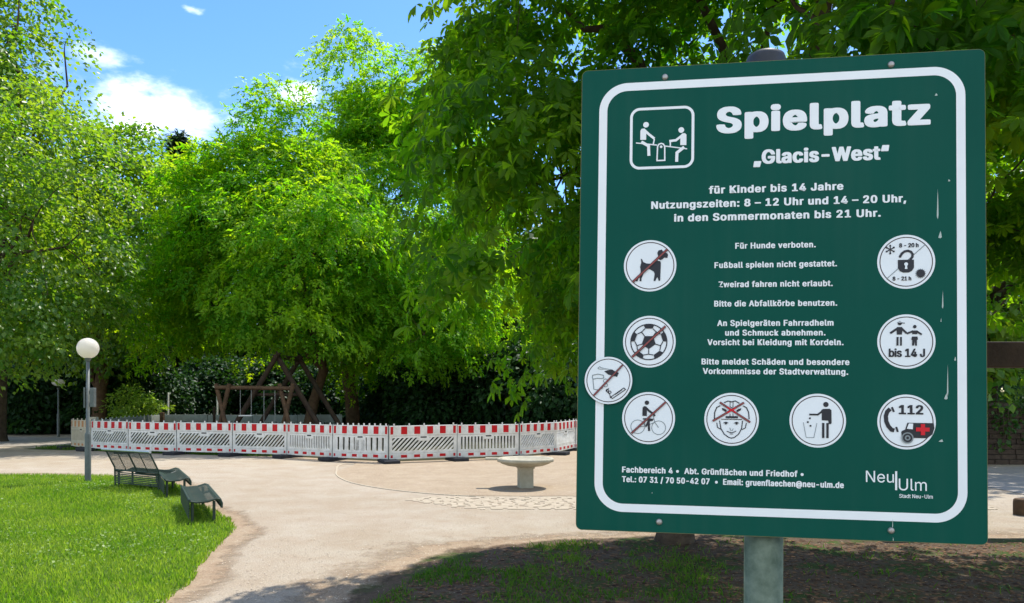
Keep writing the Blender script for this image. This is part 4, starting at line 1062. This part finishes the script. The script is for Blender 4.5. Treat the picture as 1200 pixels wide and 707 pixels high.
# fixings, post, scratches
for x, z in ((-211, 439), (210.5, 440), (-214, -440), (209.5, -440.5)):
    b = MB(); Mb = OFFM @ Matrix.Translation((x * 1e-3, 0, z * 1e-3)) @ Matrix.Rotation(rad(90), 4, 'X')
    b.lathe([(.0001, .0045), (.0028, .0045), (.0045, .0038), (.0058, .0022), (.0062, 0)], 18, Mb); b.build('bolt', M_bolt, sign)
ps = MB(); ps.lathe([(.0368, -.05), (.0368, -FOOT + .470), (.0001, -FOOT + .470)], 32); ps.build('post', M_galv, sign)
pc = MB(); pc.lathe([(.0385, -FOOT + .440), (.0385, -FOOT + .484), (.036, -FOOT + .492), (.028, -FOOT + .497), (.0001, -FOOT + .499)], 32); pc.build('post_cap', M_cap, sign)
for z in (.33, -.33):
    cl = MB(); cl.box((0, -.0, -FOOT + z), (.10, .0, .0)) if False else None
    cl.lathe([(.0375, -.015 - FOOT + z), (.0385, -FOOT + z), (.0375, .015 - FOOT + z)], 24); cl.box((0, -.0415, -FOOT + z), (.16, .010, .03)); cl.build('clamp', M_bolt, sign)
sc = Flat(.3); rs = random.Random(5)
for x, z, l, w in ((292, 170, 58, 3), (296, 112, 14, 6), (300, -10, 34, 2.5), (297, -48, 8, 1.5), (308, -160, 60, 2.4), (305, -190, 12, 6), (312, 214, 4, 4), (290, 378, 5, 5), (296, -272, 5, 8), (321, -120, 8, 3), (212, -426, 18, 1.4), (213, -456, 7, 1.6), (-228, -384, 2, 2)):
    sc.poly([(x + rs.uniform(-.3, .3) * w, z + l / 2), (x + w * .35, z + l * .1), (x + w * .5, z - l * .35), (x + w * .1, z - l / 2), (x - w * .5, z - l * .4), (x - w * .25, z)])
sc.build('scratches', mat('bare_scratch', (.42, .50, .44), .6, .3), sign)

# ------------------------------------------------------------------ grass, leaf litter, stones
def in_poly(P, x, y):
    n = len(P); c = np.zeros(len(x), bool); j = n - 1
    for i in range(n):
        xi, yi = P[i]; xj, yj = P[j]
        c ^= ((yi > y) != (yj > y)) & (x < (xj - xi) * (y - yi) / (yj - yi + 1e-12) + xi); j = i
    return c
def blades(name, n, box, poly, dens, hgt, wid, m, seed, tint_shift=0.0, flat=.5):
    r = np.random.default_rng(seed)
    x = r.uniform(box[0], box[1], n); y = r.uniform(box[2], box[3], n)
    k = in_poly(poly, x, y) & (r.random(n) < dens(x, y)); x, y = x[k], y[k]; n = len(x)
    a = r.random(n) * 6.283; h = hgt * r.uniform(.5, 1.3, n); w = wid * r.uniform(.7, 1.3, n)
    ln = flat * h * r.uniform(.2, 1.6, n); b = r.random(n) * 6.283
    base = np.stack([x, y, np.full(n, .008)], 1); sd = np.stack([np.cos(a), np.sin(a), np.zeros(n)], 1) * (w / 2)[:, None]
    tipd = np.stack([np.cos(b) * ln, np.sin(b) * ln, h], 1)
    V = np.stack([base - sd, base + sd, base + tipd * .55 + sd * .8 + np.array([0, 0, .004]), base + tipd, base + tipd * .55 - sd * .8 + np.array([0, 0, .004])], 1).reshape(-1, 3)
    F = (np.array([(0, 1, 2, 4)]) + (np.arange(n) * 5)[:, None]).reshape(-1, 4); F2 = (np.array([(4, 2, 3, 3)]) + (np.arange(n) * 5)[:, None])
    F3 = np.concatenate([np.stack([F[:, 0], F[:, 1], F[:, 2]], 1), np.stack([F[:, 0], F[:, 2], F[:, 3]], 1), F2[:, :3]])
    pt_ = np.array([noise.noise(Vector((p[0] * .8, p[1] * .8, 3))) for p in base[:: max(1, n // n)]])
    t = np.clip(.45 + .7 * pt_ + r.normal(size=n) * .32 + tint_shift, 0, 1)
    o = np_obj(name, V, F3, m, None, np.repeat(t, 5)); tag(o, kind='stuff'); return o
lq = smooth_poly(LAWN, 8); lp = []
for i_, p in enumerate(lq):
    d = (lq[(i_ + 1) % len(lq)] - lq[i_ - 1]).normalized(); q = p + Vector((d.y, -d.x, 0)) * (.09 + .07 * noise.noise(p * 3)); lp.append((q.x, q.y))
def dl(x, y): return np.clip(1.25 - .045 * y, .3, 1.0)
o = blades('lawn_grass', 360000, (-16, -2.4, 3.2, 17.4), lp, dl, .060, .011, LM_grass, 201)
tag(o, 'short sunlit grass covering the lawn on the left', 'grass')
ep = [(p.x, p.y) for p in smooth_poly(EARTH, 6)]
def de(x, y):
    v = np.array([noise.noise(Vector((a * .9, b * .9, 7))) + .5 * noise.noise(Vector((a * 2.6, b * 2.6, 1))) for a, b in zip(x, y)])
    left = np.clip((1.6 - x) / 2.4, 0, 1)
    return np.clip((v - .06 + .5 * left - .18 * np.clip(x - 2, 0, 3)) * 2.2, 0.02, 1) 
rc = np.random.default_rng(207); nc = 30000
xc = rc.uniform(-15, -2.5, nc); yc = rc.uniform(3.5, 17, nc)
kc = in_poly(lp, xc, yc) & (np.array([noise.noise(Vector((a * .5, b * .5, 4))) for a, b in zip(xc, yc)]) + rc.normal(size=nc) * .18 > .02); xc, yc = xc[kc], yc[kc]; nc = len(xc)
aa_ = rc.random(nc) * 6.283
Ac = leaves(np.stack([xc, yc, rc.uniform(.03, .065, nc)], 1), np.stack([np.cos(aa_), np.sin(aa_), rc.normal(size=nc) * .3], 1), np.stack([rc.normal(size=nc) * .35, rc.normal(size=nc) * .35, np.ones(nc)], 1), rc.uniform(.02, .045, nc), rc.random(nc), tmpl_simple(.42, .05))
tag(np_obj('clover', Ac[0], Ac[1], leaf_mat('clover_leaf', (.10, .20, .03), (.30, .38, .12), (.2, .42, .02), (.4, .55, .08), .35, .5, .3), None, Ac[2]), 'pale clover leaves spread through the sunlit lawn', 'clover', kind='stuff')
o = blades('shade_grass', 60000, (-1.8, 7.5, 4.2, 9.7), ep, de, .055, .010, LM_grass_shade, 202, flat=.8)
tag(o, 'patchy grass growing in the shaded earth under the sign', 'grass')
vp = [(-16.5, 26.5), (-14, 25.2), (-10.4, 23.7), (-7.2, 22.8), (-6.6, 23.6), (-9, 27), (-14, 30)]
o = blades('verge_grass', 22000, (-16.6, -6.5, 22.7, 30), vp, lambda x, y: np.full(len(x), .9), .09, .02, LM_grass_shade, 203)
tag(o, 'grass strip under the left half of the front barriers', 'grass')
rp = [(8.3, 12.4), (9.5, 11.4), (12, 11.1), (16, 11.0), (16, 12.9), (9.5, 13.1)]
o = blades('side_grass', 16000, (8, 16, 10.8, 13.2), rp, lambda x, y: np.clip(.2 + .5 * (y - 11), 0, .8), .04, .012, LM_grass, 204, tint_shift=.35)
tag(o, 'thin yellowish grass in the sand right of the sign', 'grass')

rS = np.random.default_rng(301)
def bits(name, n, box, poly, s0, s1, m, hz, label, cat, seed, flat=.35):
    r = np.random.default_rng(seed)
    y = box[2] + (box[3] - box[2]) * r.random(n) ** 1.7; x = r.uniform(box[0], box[1], n)
    if poly is not None:
        k = in_poly(poly, x, y); x, y = x[k], y[k]; n = len(x)
    s = r.uniform(s0, s1, n) ** 1.0
    base = np.array([(1, 0, 0), (.3, .9, 0), (-.8, .55, 0), (-.7, -.6, 0), (.35, -.85, 0), (0, 0, 1)], float)
    V = base[None] * np.stack([s, s * r.uniform(.5, 1, n), s * flat], 1)[:, None, :]
    a = r.random(n) * 6.283; ca, sa = np.cos(a), np.sin(a)
    V = np.stack([V[..., 0] * ca[:, None] - V[..., 1] * sa[:, None], V[..., 0] * sa[:, None] + V[..., 1] * ca[:, None], V[..., 2]], -1)
    V += np.stack([x, y, np.full(n, hz)], 1)[:, None, :]
    F = np.array([(0, 1, 5), (1, 2, 5), (2, 3, 5), (3, 4, 5), (4, 0, 5)]); F = (F[None] + (np.arange(n) * 6)[:, None, None]).reshape(-1, 3)
    o = np_obj(name, V.reshape(-1, 3), F, m, None, np.repeat(r.random(n), 6)); tag(o, label, cat, kind='stuff'); return o
LM_stone = leaf_mat('pebble', (.27, .22, .165), (.47, .40, .31), (0, 0, 0), (0, 0, 0), 0.0, .9, .1)
LM_litter = leaf_mat('dry_litter', (.05, .028, .018), (.24, .135, .07), (.05, .03, .01), (.1, .06, .02), .15, .8, .1)
bits('gravel_stones', 30000, (-9, 9, 5.2, 19), None, .004, .012, LM_stone, .006, 'small loose stones scattered over the sandy path', 'gravel', 302, .7)
bits('leaf_litter', 26000, (-1.8, 8, 4.6, 9.7), ep, .008, .032, LM_litter, .014, 'dry leaf litter on the bare earth under the sign', 'leaf litter', 303, .25)
